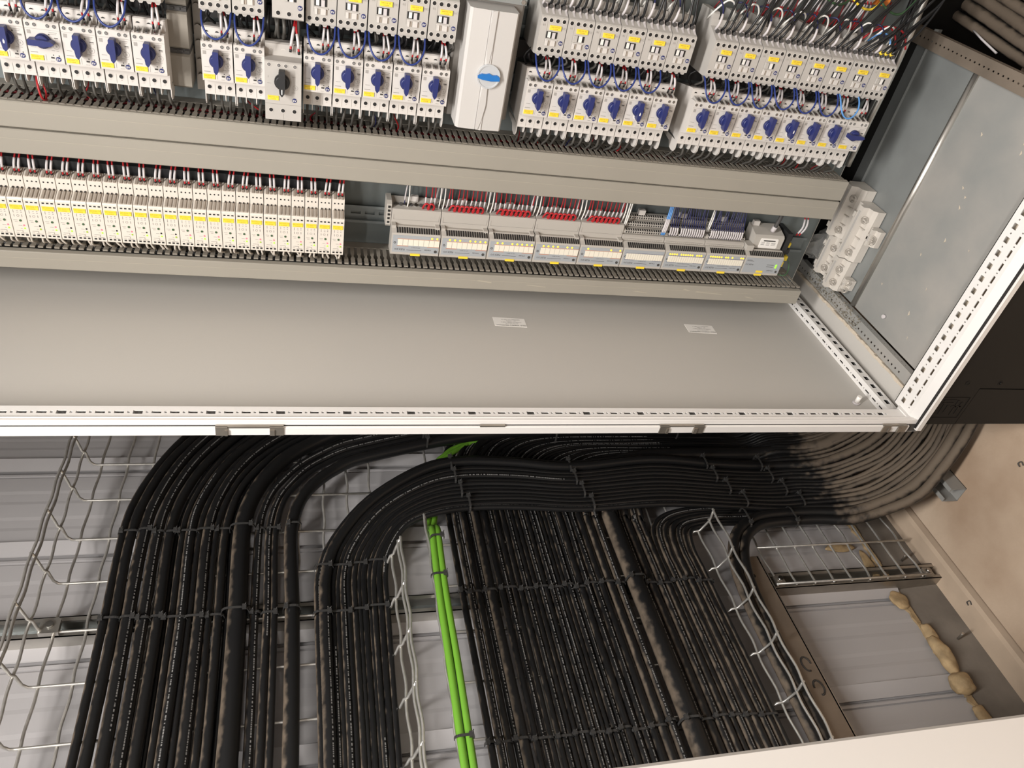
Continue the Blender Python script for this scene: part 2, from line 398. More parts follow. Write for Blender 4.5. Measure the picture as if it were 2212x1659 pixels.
MB().box(-0.010, 0.023, -0.376, 0.114, -0.017, -0.015).build('rail_inside', 'dark', cab)
MB().box(0.028, 0.032, -0.362, 0.115, -0.02, 0.030).build('base_channel', 'panel', cab)
mb = MB()
for i in range(48):
    b = -0.352+0.0096*i; w = random.uniform(0.0015, 0.0045)
    mb.box(0.024+random.uniform(-.001, .001), 0.031, b, b+0.0097, 0.0290+random.uniform(-0.001, 0.001), 0.0325+w)
mb.build('sealing_strip', 'seal', cab)
mb = MB(); holes = []
for i in range(34):
    b = round(0.10-0.0125*i, 5)
    if b > -0.35: holes.append((0.0448, 0.0490, round(b-0.0022, 5), round(b+0.0022, 5)))
perf(mb, 0.037, 0.0635, -0.362, 0.112, holes, lambda u, v, h: (0.026+h, v, u), 0.0015)
holes = []
for i in range(34):
    b = round(0.10-0.0125*i, 5)
    if b > -0.35: holes.append((0.0320, 0.0345, round(b-0.0018, 5), round(b+0.0018, 5)))
perf(mb, 0.0275, 0.040, -0.358, 0.112, holes, lambda u, v, h: (u, v, 0.0635-h), 0.0015)
mb.build('punched_rail', 'galvdust', cab)
# floor plates of the cabinet
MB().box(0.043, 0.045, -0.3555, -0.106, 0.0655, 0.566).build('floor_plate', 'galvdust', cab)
MB().box(0.043, 0.045, -0.092, 0.048, 0.0655, 0.566).build('floor_plate', 'galv', cab)  # darker than the front plate: shadow near the mounting plate put into the colour
MB().box(0.058, 0.060, 0.048, 0.12, 0.02, 0.566).build('floor_plate', 'galv', cab)
mb = MB().prism([(0.045, -0.107), (0.0405, -0.1055), (0.036, -0.101), (0.0365, -0.0965), (0.040, -0.0935), (0.045, -0.091)], 0.0660, 0.566, 'c', smooth=True)
mb.build('plate_fold', 'zinc', cab)
mb = MB().prism([(0.046, 0.047), (0.0385, 0.0485), (0.0385, 0.0505), (0.058, 0.052)], 0.04, 0.600, 'c'); mb.build('plate_fold', 'galv', cab)
MB().box(0.036, 0.044, -0.3585, -0.3555, 0.0655, 0.566).build('plate_fold', 'zinc', cab)
mb = MB(); holes = []
for i in range(32):
    b = round(0.105-0.0125*i, 5)
    if b > -0.35: holes.append((0.5795, 0.5825, round(b-0.0022, 5), round(b+0.0022, 5)))
perf(mb, 0.566, 0.5945, -0.362, 0.115, holes, lambda u, v, h: (0.028+h, v, u), 0.0015)
holes = []
for i in range(32):
    b = round(0.105-0.0125*i, 5)
    if b > -0.35: holes.append((0.0325, 0.0355, round(b-0.0022, 5), round(b+0.0022, 5)))
perf(mb, 0.0275, 0.044, -0.362, 0.115, holes, lambda u, v, h: (u, v, 0.5945+h), 0.0015)
mb.build('punched_rail', 'angle', cab)
# bottom front rail, seen from above
mb = MB(); holes = []
for i in range(-2, 46):
    c = round(0.0275+0.025*i, 5)
    if c < 0.015: continue
    holes += [(round(c-0.0052, 5), round(c+0.0052, 5), -0.3812, -0.3718), (round(c+0.0112, 5), round(c+0.0138, 5), -0.3780, -0.3752),
              (round(c+0.003, 5), round(c+0.0168, 5), -0.3990, -0.3942), (round(c-0.0032, 5), round(c-0.0010, 5), -0.3982, -0.3950)]
perf(mb, 0.010, 1.185, -0.407, -0.3605, holes, lambda u, v, h: (0.004+h, v, u), 0.0015)
mb.box(0.004, 0.034, -0.362, -0.3605, 0.010, 1.185)
mb.build('bottom_front_rail', 'frame', cab)
MB().box(0.020, 0.022, -0.406, -0.362, 0.010, 1.185).build('rail_inside', 'seal', cab)
mb = MB().prism([(0.004, -0.407), (0.0105, -0.4135), (0.016, -0.4195), (0.022, -0.4195), (0.022, -0.407)], -0.004, 1.19, 'c'); mb.build('front_rail_slope', 'frame', cab)
MB().prism([(0.0185, -0.4195), (0.0182, -0.4245), (0.0200, -0.427), (0.030, -0.427), (0.030, -0.4195)], -0.008, 1.19, 'c').build('door_edge', 'framedoor', cab)
MB().prism([(-0.004, -0.386), (-0.002, -0.379), (0.006, -0.375), (0.009, -0.385), (0.006, -0.409), (-0.003, -0.409)], -0.01, 0.0138, 'c').build('corner_piece', 'frame', cab)
MB().box(0.0160, 0.0180, -0.4240, -0.4195, -0.004, 1.19).build('seal_gap', 'dark', cab)
# plinth
MB().box(0.0305, 0.108, -0.420, -0.400, 0.0035, 1.19).build('plinth_trim', 'plinth', cab)
MB().box(0.1095, AF, -0.4185, -0.400, 0.093, 1.19).build('plinth_trim', 'plinth', cab)
MB().box(0.1095, AF, -0.4195, -0.400, 0.0035, 0.0915).build('plinth_corner', 'plinth', cab)
MB().box(0.0305, AF, 0.10, 0.12, 0.0035, 1.19).build('plinth_trim', 'plinth', cab)
MB().box(0.1080, 0.1096, -0.4188, -0.400, 0.093, 1.19).build('dusty_seam', 'darkgrey', cab)
for a, c in ((0.072, 0.106), (0.150, 0.106)):
    MB().ring((a, -0.4185 if a > .11 else -0.42, c), (0, -1, 0), 0.0035, 0.0055, 0.0006).cyl((a, -0.4180, c), (a, -0.4205, c), 0.0022, 8).build('plinth_screw', 'plinth', cab)
mb = MB()
for a0, a1, c0, c1 in ((0.040, 0.102, 0.071, 0.0715), (0.040, 0.102, 0.0205, 0.021), (0.101, 0.102, 0.021, 0.071), (0.046, 0.074, 0.063, 0.066), (0.046, 0.070, 0.056, 0.059), (0.050, 0.054, 0.030, 0.056), (0.060, 0.064, 0.034, 0.052), (0.070, 0.094, 0.048, 0.0505), (0.078, 0.082, 0.028, 0.064), (0.088, 0.092, 0.030, 0.060)):
    mb.box(a0, a1, -0.4207, -0.4198, c0, c1)
mb.build('embossed_mark', 'plinth', cab)
# door of the white neighbour cabinet
nb = thing('neighbour_cabinet', 'plain cream white cabinet in the near corner of the view', 'cabinet', (AF, -1.4, -0.05))
mb = MB().prism([(-1.062, -0.32), (-1.058, -0.316), (-1.058, 0.196), (-1.062, 0.200), (-1.858, 0.200), (-1.862, 0.196), (-1.862, -0.316), (-1.858, -0.32)], -0.98, AF-0.1); mb.build('body', 'framedoor', nb)
MB().box(AF-0.1, AF, -1.855, -1.065, -0.31, 0.19).build('plinth', 'plinth', nb)
# stickers and stud on the side panel
for i, a in enumerate((-0.7225, -0.295)):
    t = thing('wiring_sticker', ['white printed sticker on the grey side panel, nearer the drive', 'white printed sticker on the grey side panel, nearer the floor rail'][i], 'sticker', (a, -0.0865, -0.0195), 'stickers on the side panel')
    mb = MB().prism([(a-0.033, -0.071), (a+0.033, -0.074), (a+0.033, -0.104), (a-0.033, -0.101)], -0.02, -0.0196, 'c'); mb.build('paper', 'white', t)
    mb = MB().text('FIELD WIRING TERMINALS', 0.0052, (a+0.001, -0.0985, -0.0194), 'c')
    for j, s in enumerate(('L2 TC2 TO L1 S1', 'CONTROLS PANEL UNIT 2', '2A .. 11 PINS', 'TERMINALS TO UNIT 15')): mb.text(s, 0.0036, (a+0.003, -0.0925+0.0045*j, -0.0194), 'c')
    mb.build('lettering', 'ink', t)
t = thing('plastic_stud', 'small clear plastic stud standing on the grey side panel', 'stud', (-0.052, -0.332, -0.0195))
MB().cyl((-0.052, -0.332, -0.02), (-0.052, -0.332, -0.016), 0.0075, 14).build('base', 'sleeve', t)
MB().cyl((-0.052, -0.332, -0.016), (-0.052, -0.332, -0.002), 0.0048, 12).build('shank', 'white', t)
MB().cyl((0.0375, -0.194, 0.100), (0.0428, -0.194, 0.100), 0.0042, 12).build('floor_peg', 'sleeve', None, label='small white round peg on the galvanised cabinet floor', category='peg')
# ================================================================ wiring ducts and rails on the mounting plate
FH = [(-0.0034, 0), (0.0034, 0), (0.0034, -0.026), (0.0022, -0.029), (0.0022, -0.038), (0.0038, -0.041), (0.0038, -0.058), (-0.0038, -0.058), (-0.0038, -0.041), (-0.0022, -0.038), (-0.0022, -0.029), (-0.0034, -0.026)]
finger = proto('finger', 'ductin', lambda b: b.prism(FH, -0.0007, 0.0007, 'c').box(-0.0038, 0.0038, -0.062, -0.058, -0.0007, 0.0022))
def duct(a0, a1, c0, c1, label, pitch, fingers_top=True, cb=None):
    t = thing('wiring_duct', label, 'duct', (a1, PB, (c0+c1)/2), 'grey wiring ducts')
    MB().box(a0, a1, PB-0.0015, PB, c0+0.002, c1-0.002).box(a0, a1, PB-0.022, PB-0.001, c1-0.0016, c1).box(a0, a1, PB-0.022, PB-0.001, c0, c0+0.0016).build('base', 'ductin', t)
    d0, d1 = cb or (c0, c1)
    mb = MB().prism([(-0.070, d0+0.0015), (-0.070, d1-0.0015), (-0.0685, d1), (-0.059, d1+0.0006), (-0.0585, d1-0.001), (-0.067, d1-0.0015), (-0.067, d0+0.0015), (-0.0585, d0+0.001), (-0.059, d0-0.0006), (-0.0685, d0)], a0, a1)
    cvr = mb.build('cover', 'duct', t)
    mb = MB().box(a0, a1, -0.07015, -0.0699, d0+(d1-d0)*0.62, d0+(d1-d0)*0.62+0.0004); mb.build('cover_line', 'ductwear', cvr)
    x = a1-pitch/2
    while x > a0:
        put(finger, t, (x-a1, -0.021, c1-0.001-(c0+c1)/2)); x -= pitch
    mb = MB(); x = a1-pitch/2
    while x > a0:
        mb.prism([(p[0]+x, p[1]+PB-0.021) for p in FH], c0+0.0002, c0+0.0014, 'c'); x -= pitch
    mb.build('lower_fingers', 'ductin', t, kind='stuff')
    return t
DA = duct(-1.80, -0.088, 0.2890, 0.3290, 'upper of the two grey wiring ducts below the starters', 0.0108)
duct(-1.80, -0.088, 0.2470, 0.2862, 'lower of the two grey wiring ducts, directly above the relays', 0.025)
D3 = duct(-1.80, -0.078, 0.0430, 0.0820, 'grey wiring duct next to the bare side panel below the relays', 0.0122, cb=(0.043, 0.0755))
for (x0, x1, yy, w) in ((-0.80, -0.772, 0.062, 0.002), (-0.70, -0.66, 0.058, 0.0012), (-0.33, -0.268, 0.061, 0.0016), (-0.36, -0.345, 0.066, 0.0014), (-0.21, -0.19, 0.055, 0.001), (-0.47, -0.44, 0.056, 0.001)):
    MB().prism([(x0, yy), (x1, yy-0.003), (x1+0.002, yy-0.003+w), (x0+0.004, yy+w)], -0.0702, -0.0700, 'b').build('scuff', 'ductwear', D3)
for i, (a0, a1, c) in enumerate(((-1.85, -0.05, 0.4150), (-1.85, -0.05, 0.5250), (-1.85, -0.06, 0.1460))):
    t = thing('mounting_rail', ['steel mounting rail behind the row of rotary breakers', 'steel mounting rail behind the row of contactors', 'slotted steel mounting rail between the relays and the input modules'][i], 'rail', (a1, PB, c), 'steel mounting rails')
    mb = MB(); holes = []
    x = -1.04
    while x < -0.97: holes.append((round(x, 4), round(x+0.018, 4), -0.0028, 0.0028)); x += 0.026
    perf(mb, a0, a1, -0.0135, 0.0135, holes, lambda u, v, h: (u, PB-0.003+h, c+v), 0.0012)
    for q in (-1, 1):
        mb.box(a0, a1, PB-0.0095, PB-0.002, c+q*0.0135, c+q*0.0123); mb.box(a0, a1, PB-0.0105, PB-0.0093, c+q*0.0123, c+q*0.0175)
    mb.build('rail', 'railsteel', t)
# ================================================================ prototypes of the devices (origin: left edge on the plate, c as built)
Z = -PB                                       # prototypes are built with b measured from the plate
def hole(mb, a, b, c, r, m0=0, m1=1, n=12):
    mb.ring((a, b+0.0004, c), (0, -1, 0), r, r*1.22, 0.0009, n, m0); mb.cyl((a, b+0.001, c), (a, b-0.0003, c), r, n, m1)
def scr(mb, a, b, c, r):
    mb.ring((a, b+0.0004, c), (0, -1, 0), r, r*1.25, 0.0008, 10, 0); mb.cyl((a, b+0.001, c), (a, b-0.0003, c), r, 10, 1)
    mb.cyl((a, b, c), (a, b-0.0007, c), r*0.72, 8, 2)
def brk_body(b):
    P = [(-0.012, .383), (-0.070, .374), (-0.086, .369), (-0.086, .390), (-0.1045, .3955), (-0.105, .398), (-0.105, .4500), (-0.1035, .4515), (-0.097, .4520), (-0.085, .4500), (-0.083, .4655), (-0.080, .4670), (-0.012, .455)]
    b.prism(P, 0.0007, 0.0440)
    b.box(0.0004, 0.0446, -0.1053, -0.105, .4405, .4408, 1)
    b.box(0.0212, 0.0216, -0.1053, -0.105, .399, .407, 1)
    for x in (0.015, 0.030): b.box(x, x+0.0004, -0.0863, -0.086, .371, .384, 1)
brk_b = proto('body', ['plastic', 'inkfaint'], brk_body)
def knob_fn(m=0):
    def f(b):
        b.cyl((0, 0, 0), (0, -0.006, 0), 0.0098, 20, 0); b.cyl((0, -0.006, 0), (0, -0.0085, 0), 0.0096, 20, 0, 0.0075)
        b.prism([(-0.0040, .0152), (-0.0033, .0163), (0.0033, .0163), (0.0040, .0152), (0.0040, -.003), (0.0030, -.0125), (0.0004, -.0160), (-0.0004, -.0160), (-0.0030, -.0125), (-0.0040, -.003)], -0.003, -0.0155, 'b')
    return f
knob = proto('knob', 'blue', knob_fn()); knobk = proto('knob', 'black', knob_fn())
def khor(b):
    b.cyl((0, 0, 0), (0, -0.006, 0), 0.0098, 20); b.cyl((0, -0.006, 0), (0, -0.0085, 0), 0.0096, 20, 0, 0.0075)
    b.prism([(-.0152, -0.0040), (-.0163, -0.0033), (-.0163, 0.0033), (-.0152, 0.0040), (.003, 0.0040), (.0125, 0.0030), (.0160, 0.0004), (.0160, -0.0004), (.0125, -0.0030), (.003, -0.0040)], -0.003, -0.0155, 'b')
knobh = proto('knob', 'blue', khor)
knobmark = proto('lock_marks', 'white', lambda b: b.prism([(-0.0012, -.002), (0, .0012), (0.0012, -.002), (0.0008, -.005), (-0.0008, -.005)], -0.0157, -0.0154, 'b').prism([(-0.005, -.011), (-0.0035, -.0085), (-0.0022, -.012), (0.0018, -.012), (0.0024, -.009), (0.0034, -.009), (0.003, -.0145), (-0.001, -.0165), (-0.004, -.0145)], -0.0012, -0.0005, 'b'))
lab = proto('marker_label', ['yellow', 'inkbrown'], lambda b: b.box(-0.008, 0.008, -0.0012, 0, -0.0032, 0.0032).text('L2 V3053M', 0.0028, (0, -0.0013, 0.0014), 'b', 1).text('400V 2', 0.0026, (0, -0.0013, -0.0014), 'b', 1))
logo = proto('maker_badge', ['blue', 'whitewire'], lambda b: b.cyl((0, 0.0003, 0), (0, -0.0008, 0), 0.0033, 16).text('AB', 0.0044, (0, -0.0010, 0.0), 'b', 1))
screw = proto('screw', ['plastic', 'darkgrey', 'steel'], lambda b: scr(b, 0, 0, 0, 0.0025))
thole = proto('terminal_hole', ['plastic', 'dark'], lambda b: hole(b, 0, 0, 0, 0.0030))
fin = proto('separator', 'plastic', lambda b: b.prism([(-0.020, .372), (-0.085, .372), (-0.085, .362), (-0.082, .3585), (-0.074, .357), (-0.064, .360), (-0.060, .366), (-0.020, .366)], -0.0006, 0.0006))
fin2 = proto('separator', 'plastic', lambda b: b.prism([(-0.020, .372), (-0.0855, .372), (-0.0855, .3575), (-0.081, .3525), (-0.072, .3505), (-0.060, .353), (-0.052, .362), (-0.020, .366)], -0.0006, 0.0006))
def upterm(b):
    for i in range(7):
        x = 0.003+i*0.0056; b.prism([(-0.086, .4515), (-0.104, .4515), (-0.104, .4535), (-0.090, .4565)], x, x+0.0022, 'a', i % 2)
brk_t = proto('clamp_row', ['contactor', 'steel'], upterm)
def brkprint(b):
    b.box(0.003, 0.0075, -0.1053, -0.105, .4335, .4385, 0)
    for (x, y, w, h) in ((.030, .4372, .010, .0008), (.031, .4352, .008, .0006), (.0365, .4285, .004, .0008), (.0340, .4220, .0022, .0006), (.004, .4155, .007, .0006), (.003, .4085, .009, .0011), (.030, .4130, .004, .0006), (.036, .4130, .003, .0006), (.0265, .3985, .005, .0006)):
        b.box(x, x+w, -0.1053, -0.105, y, y+h, 0)
    for (x, y, w, h) in ((.0290, .4340, .0016, .0014), (.0355, .4302, .0050, .0010), (.0276, .4025, .0044, .0022), (.0305, .4065, .0014, .0014), (.0375, .4060, .0014, .0014)):
        b.box(x, x+w, -0.1053, -0.105, y, y+h, 1)
    b.ring((0.0365, -0.1049, .4195), (0, -1, 0), 0.0036, 0.0040, 0.0004, 16, 0); b.text('K', 0.0045, (0.0365, -0.1054, .4195), 'b', 0)
    b.ring((0.0335, -0.1049, .4255), (0, -1, 0), 0.0013, 0.0017, 0.0004, 10, 0)
    for x, s in ((0.0075, '2'), (0.0220, '4'), (0.0365, '6')): b.text(s+'T', 0.0024, (x, -0.0863, .3755), 'b', 0)
brk_p = proto('front_print', ['inkfaint', 'ink'], brkprint)
def breaker(aL, label, group, kind='v', dc=0):
    t = thing('motor_breaker', label, 'circuit breaker', (aL, PB, dc), group)
    put(brk_b, t); put(brk_p, t); put(brk_t, t)
    kn = put(knobh if kind == 'h' else knob, t, (0.0215, -0.105, .426), label='dark blue rotary knob')
    if kind == 'l': put(knobmark, kn, (0, 0, 0))
    put(lab, t, (0.0102, -0.105, .4022), label='yellow printed marker'); put(logo, t, (0.0368, -0.105, .4022), label='round blue maker badge')
    for x in (.0052, .0137, .0300, .0382): put(screw, t, (x, -0.105, .446))
    for x in (.0075, .0220, .0365): put(thole, t, (x, -0.086, .3805)); put(thole, t, (x, -0.0835, .4585))
    for x in (.0148, .0298): put(fin, t, (x, 0, 0))
    for x in (.0012, .0440): put(fin2, t, (x, 0, 0))
    return t
def row(edges, fn, names, group, **kw):
    out = []
    for i, a in enumerate(edges): out.append(fn(a, names(i), group, **kw.get(str(i), {})))
    return out
G1 = [-1.545, -1.500, -1.455, -1.410, -1.365]
G2 = [-1.273, -1.228]
G2b = [-1.1285, -1.0835, -1.0385, -0.9935, -0.9485]
G3 = [-0.777+0.0448*i for i in range(6)]
G4 = [-0.4765, -0.4317, -0.3870, -0.3422, -0.2965, -0.2515, -0.2065, -0.1615]
row(G1, breaker, lambda i: ['grey rotary breaker cut off by the left picture edge', 'grey rotary breaker with its blue knob turned sideways, far left row', 'second grey breaker with upright blue knob in the far left row', 'third grey breaker with upright blue knob in the far left row', 'last grey breaker of the far left row, next to the terminals'][i], 'rotary breakers in the row', **{'0': {'kind': 'l'}, '1': {'kind': 'h'}})
row(G2, breaker, lambda i: ['grey blue-knob breaker right of the grey terminal strip', 'grey blue-knob breaker directly left of the black-knob breaker'][i], 'rotary breakers in the row')
row(G2b, breaker, lambda i: ['grey breaker directly right of the black-knob breaker', 'second grey breaker right of the black-knob breaker', 'third grey breaker right of the black-knob breaker', 'fourth grey breaker right of the black-knob breaker', 'grey breaker directly left of the white drive'][i], 'rotary breakers in the row')
row(G3, breaker, lambda i: '%s blue-knob breaker of the six to the right of the white drive' % ORD[i+1] if i != 4 else 'blue-knob breaker with white lock marks, fifth right of the drive', 'rotary breakers in the row', **{'4': {'kind': 'l'}})
row(G4, breaker, lambda i: {4: 'blue-knob breaker with white lock marks, fifth of the last row of eight', 7: 'last breaker by the cabinet floor with its knob turned sideways'}.get(i, '%s blue-knob breaker of the last row of eight' % ORD[i+1]), 'rotary breakers in the row', **{'4': {'kind': 'l'}, '7': {'kind': 'h'}})
# the larger breaker with a black knob
t = thing('motor_breaker', 'larger beige breaker with a black rotary knob', 'circuit breaker', (-1.184, PB, 0), 'rotary breakers in the row')
MB().prism([(PB-.012, .36), (-0.085, .350), (-0.098, .3515), (-0.098, .376), (-0.100, .377), (-0.100, .4385), (-0.098, .440), (-0.072, .440), (-0.070, .4560), (-0.066, .458), (PB-.012, .45)], -1.1835, -1.1305).build('body', 'contactor', t)
ob = put(knobk, t, (0.0255, -0.120, .4115), label='black rotary knob'); ob.scale = (1, 1.15, 1.15)
MB().box(-1.1592, -1.1578, -0.1160, -0.1156, .397, .404).build('knob_mark', 'white', t)
put(lab, t, (0.0125, -0.120, .386)); put(logo, t, (0.0435, -0.120, .3845))
for x in (.007, .021, .031, .044): put(screw, t, (x, -0.120, .4345))
for x in (.009, .0265, .0435): put(thole, t, (x, -0.118, .3665)); put(thole, t, (x, -0.0905, .4465))
mb = MB()
for (x, y, w, h) in ((.034, .4255, .003, .001), (.040, .419, .005, .0008), (.0395, .3955, .005, .0008), (.031, .3915, .008, .0006), (.004, .407, .006, .0006), (.005, .4155, .001, .0025)): mb.box(-1.184+x, -1.184+x+w, -0.1003, -0.100, y, y+h)
mb.ring((-1.184+.0445, -0.0999, .4035), (0, -1, 0), .0034, .0038, .0004, 14).text('K', 0.004, (-1.184+.0445, -0.1004, .4035)).box(-1.184+.0265, -1.184+.0269, -0.0983, -0.098, .3525, .362)
mb.build('front_print', 'inkfaint', t)
# contactors
def con_body(b):
    b.prism([(-0.012, .492), (-0.090, .492), (-0.1015, .4945), (-0.102, .4965), (-0.102, .5505), (-0.1005, .552), (-0.085, .5585), (-0.066, .5660), (-0.064, .5760), (-0.012, .572)], 0.0007, 0.0440)
    for x in (0.006, 0.017, 0.028, 0.039): b.prism([(x-0.0042, .4945), (x-0.0020, .4905), (x+0.0020, .4905), (x+0.0042, .4945)], -0.098, -0.080, 'b')
    b.box(0.0115, 0.0118, -0.1023, -0.102, .511, .543, 1); b.box(0.0115, 0.034, -0.1023, -0.102, .5427, .543, 1)
con_b = proto('body', ['contactor', 'inkfaint'], con_body)
def conterm(b):
    for i in range(4):
        x = 0.0035+i*0.0106
        b.cyl((x+0.003, -0.083, .5615), (x+0.003, -0.0875, .5632), 0.0030, 8, 1); b.prism([(-0.096, .554), (-0.088, .5585), (-0.082, .566), (-0.078, .5655), (-0.084, .557), (-0.094, .5525)], x+0.0052, x+0.0082, 'a', 0)
con_t = proto('clamp_row', ['sleeve', 'darkgrey'], conterm)
def conprint(b):
    b.text('10', 0.0052, (0.0068, -0.1024, .5385), 'b', 0); b.text('C03', 0.0046, (0.0405, -0.1024, .5360), 'b', 0)
    for i in range(4): b.box(0.0035+i*0.0105, 0.0065+i*0.0105, -0.1023, -0.102, .4975, .4981, 0); b.box(0.0035+i*0.0105, 0.0065+i*0.0105, -0.1023, -0.102, .5502, .5508, 0)
con_p = proto('front_print', 'inkfaint', conprint)
win = proto('position_window', ['dark', 'whitewire', 'sleeve'], lambda b: b.box(0.0125, 0.0305, -0.1026, -0.1018, .5195, .5295, 0).box(0.0148, 0.0195, -0.1036, -0.102, .5205, .5290, 1).box(0.0222, 0.0272, -0.1036, -0.102, .5195, .5285, 2))
win2 = proto('position_window', ['contactor', 'whitewire', 'dark'], lambda b: b.box(0.0135, 0.0195, -0.1045, -0.1018, .5195, .5290, 0).box(0.0197, 0.0213, -0.1026, -0.1018, .5195, .529, 2).box(0.0222, 0.0275, -0.1036, -0.102, .5195, .5285, 1).box(0.0285, 0.0315, -0.1026, -0.1018, .5195, .5285, 2))
cap = proto('lower_cap', ['plastic', 'creamdark'], lambda b: b.box(0.0135, 0.0170, -0.1040, -0.1018, .5085, .5165, 0).box(0.0175, 0.0205, -0.1027, -0.1018, .5085, .5165, 1).box(0.0215, 0.0288, -0.1040, -0.1018, .5085, .5165, 0).box(0.0290, 0.0310, -0.1027, -0.1018, .5085, .5155, 1).box(0.0125, 0.0315, -0.1042, -0.1018, .5168, .5178, 0))
labc = proto('marker_label', ['yellow', 'inkbrown'], lambda b: b.box(-0.0092, 0.0092, -0.0020, 0, -0.0034, 0.0034).text('2K 40534M', 0.0030, (0, -0.0021, 0.0014), 'b', 1).text('400V 2', 0.0028, (0, -0.0021, -0.0016), 'b', 1))
def contactor(aL, label, group, open_=False):
    t = thing('contactor', label, 'contactor', (aL, PB, 0), group)
    put(con_b, t); put(con_t, t); put(con_p, t); put(win2 if open_ else win, t); put(cap, t)
    put(labc, t, (0.0255, -0.102, .5355), label='yellow printed marker'); put(logo, t, (0.0385, -0.102, .5140), label='round blue maker badge')
    for i in range(4): put(thole, t, (0.0062+i*0.0106, -0.102, .5458)); put(thole, t, (0.0060+i*0.0106, -0.102, .5020))
    return t
C1 = [-1.500, -1.455, -1.410, -1.365]
C2 = [-1.2725, -1.2275, -1.126, -1.0815, -1.0365, -0.9915, -0.9465]
C3 = [-0.7735+0.0446*i for i in range(6)]
C4 = [-0.4725+0.0452*i for i in range(8)]
row(C1, contactor, lambda i: '%s contactor above the far left breaker row' % ORD[i+1], 'contactors above the breakers')
row(C2, contactor, lambda i: ['contactor right of the grey terminal strip', 'contactor up left of the black-knob breaker', 'first of five contactors left of the white drive', 'second of five contactors left of the white drive', 'third of five contactors left of the white drive', 'fourth of five contactors left of the white drive', 'contactor with yellow marker directly left of the white drive'][i], 'contactors above the breakers')
row(C3, contactor, lambda i: '%s contactor of the six to the right of the white drive' % ORD[i+1], 'contactors above the breakers', **{'1': {'open_': True}})
row(C4, contactor, lambda i: '%s contactor of the last row of eight' % ORD[i+1] if i < 7 else 'last contactor with yellow wire tips, nearest the cabinet floor', 'contactors above the breakers', **{'2': {'open_': True}, '7': {'open_': True}})
t = thing('contactor', 'larger contactor directly above the black-knob breaker', 'contactor', (-1.172, PB, 0), 'contactors above the breakers')
MB().prism([(PB-.012, .496), (-0.085, .496), (-0.092, .499), (-0.092, .585), (PB-.012, .590)], -1.172, -1.128).build('body', 'contactor', t)
for x in (.0085, .0235, .0385): put(thole, t, (x, -0.112, .5055))
put(logo, t, (0.0385, -0.112, .5155)); ob = put(win2, t, (0.002, -0.010, 0.003))
# drive between the groups
t = thing('motor_drive', 'tall white drive unit with a round silver dial and blue handle', 'drive', (-0.85, PB, 0.37))
MB().prism([(-0.900, PB), (-0.900, -0.045), (-0.896, -0.050), (-0.797, -0.050), (-0.793, -0.045), (-0.793, PB)], 0.372, 0.556, 'c').build('chassis', 'drivegrey', t)
MB().prism([(-0.888, -0.045), (-0.888, -0.093), (-0.884, -0.0985), (-0.8565, -0.100), (-0.8560, -0.0992), (-0.8552, -0.0992), (-0.8545, -0.1004), (-0.8460, -0.1016), (-0.8450, -0.100), (-0.8150, -0.0985), (-0.812, -0.094), (-0.812, -0.045)], 0.3690, 0.5515, 'c').build('cover', 'drivebody', t)
mb = MB().prism([(-0.8545, .551), (-0.8468, .551), (-0.8470, .500), (-0.8490, .475), (-0.8530, .474), (-0.8555, .500)], -0.1024, -0.100, 'b')
mb.prism([(-0.8535, .438), (-0.8455, .438), (-0.8440, .410), (-0.8475, .385), (-0.8515, .370), (-0.8555, .370), (-0.8560, .400)], -0.1024, -0.100, 'b'); mb.build('raised_band', 'drivebody', t)
MB().cyl((-0.8465, -0.099, 0.456), (-0.8465, -0.1035, 0.456), 0.0185, 32).ring((-0.8465, -0.1033, 0.456), (0, -1, 0), 0.0165, 0.0185, 0.0012, 32).build('dial', 'discsilver', t)
dial = t.children[-1] if 0 else [c_ for c_ in t.children if c_.name.startswith('dial')][0]
mb = MB().prism([(-0.8645, .4565), (-0.8580, .4600), (-0.8510, .4600), (-0.8465, .4615), (-0.8410, .4590), (-0.8340, .4600), (-0.8290, .4570), (-0.8285, .4515), (-0.8420, .4500), (-0.8560, .4510), (-0.8640, .4530)], -0.1065, -0.1035, 'b'); mb.build('handle', 'handleblue', dial)
MB().box(-0.898, -0.795, -0.062, -0.045, .5565, .566).build('top_bar', 'galv', t)
for x in (-0.892, -0.801): MB().cyl((x, -0.0495, .561), (x, -0.0645, .561), 0.0035, 8).build('screw', 'steel', t)
mb = MB()
for i in range(14): mb.box(-0.7928, -0.7922, -0.030, -0.012, .385+i*.012, .389+i*.012)
mb.build('side_vents', 'dark', t)
# grey terminal strip between the first groups
t = thing('terminal_strip', 'narrow grey terminal strip between the first two breaker groups', 'terminal strip', (-1.307, PB, 0.365))
for i, (c0, c1) in enumerate(((.366, .416), (.4235, .476), (.484, .53), (.536, .58))):
    MB().prism([(PB-.01, c0), (-0.040, c0), (-0.044, c0+.003), (-0.044, c1-.003), (-0.040, c1), (PB-.01, c1)], -1.3215, -1.2935).build('terminal_block', 'ductin', t)
mb = MB()
for c0 in (.4165, .4765): mb.box(-1.321, -1.294, PB-.01, -0.041, c0, c0+.0068)
for x in (-1.317, -1.3085, -1.30): mb.box(x, x+.006, -0.0425, -0.040, .4185, .4218); mb.box(x, x+.006, -0.0425, -0.040, .4785, .4818)
mb.build('joint_clips', 'darkgrey', t)
MB().box(-1.2915, -1.279, 0.004, PB, .35, .60).build('earth_bar', 'strut', t)
for c0 in (.372, .395, .423, .446, .476, .505): MB().cyl((-1.285, .006, c0), (-1.285, -.002, c0), .0048, 8).build('bar_screw', 'strut', t)
MB().box(-1.3245, -1.3216, -0.03, -0.015, .41, .43).build('end_tab', 'lightblue', t)
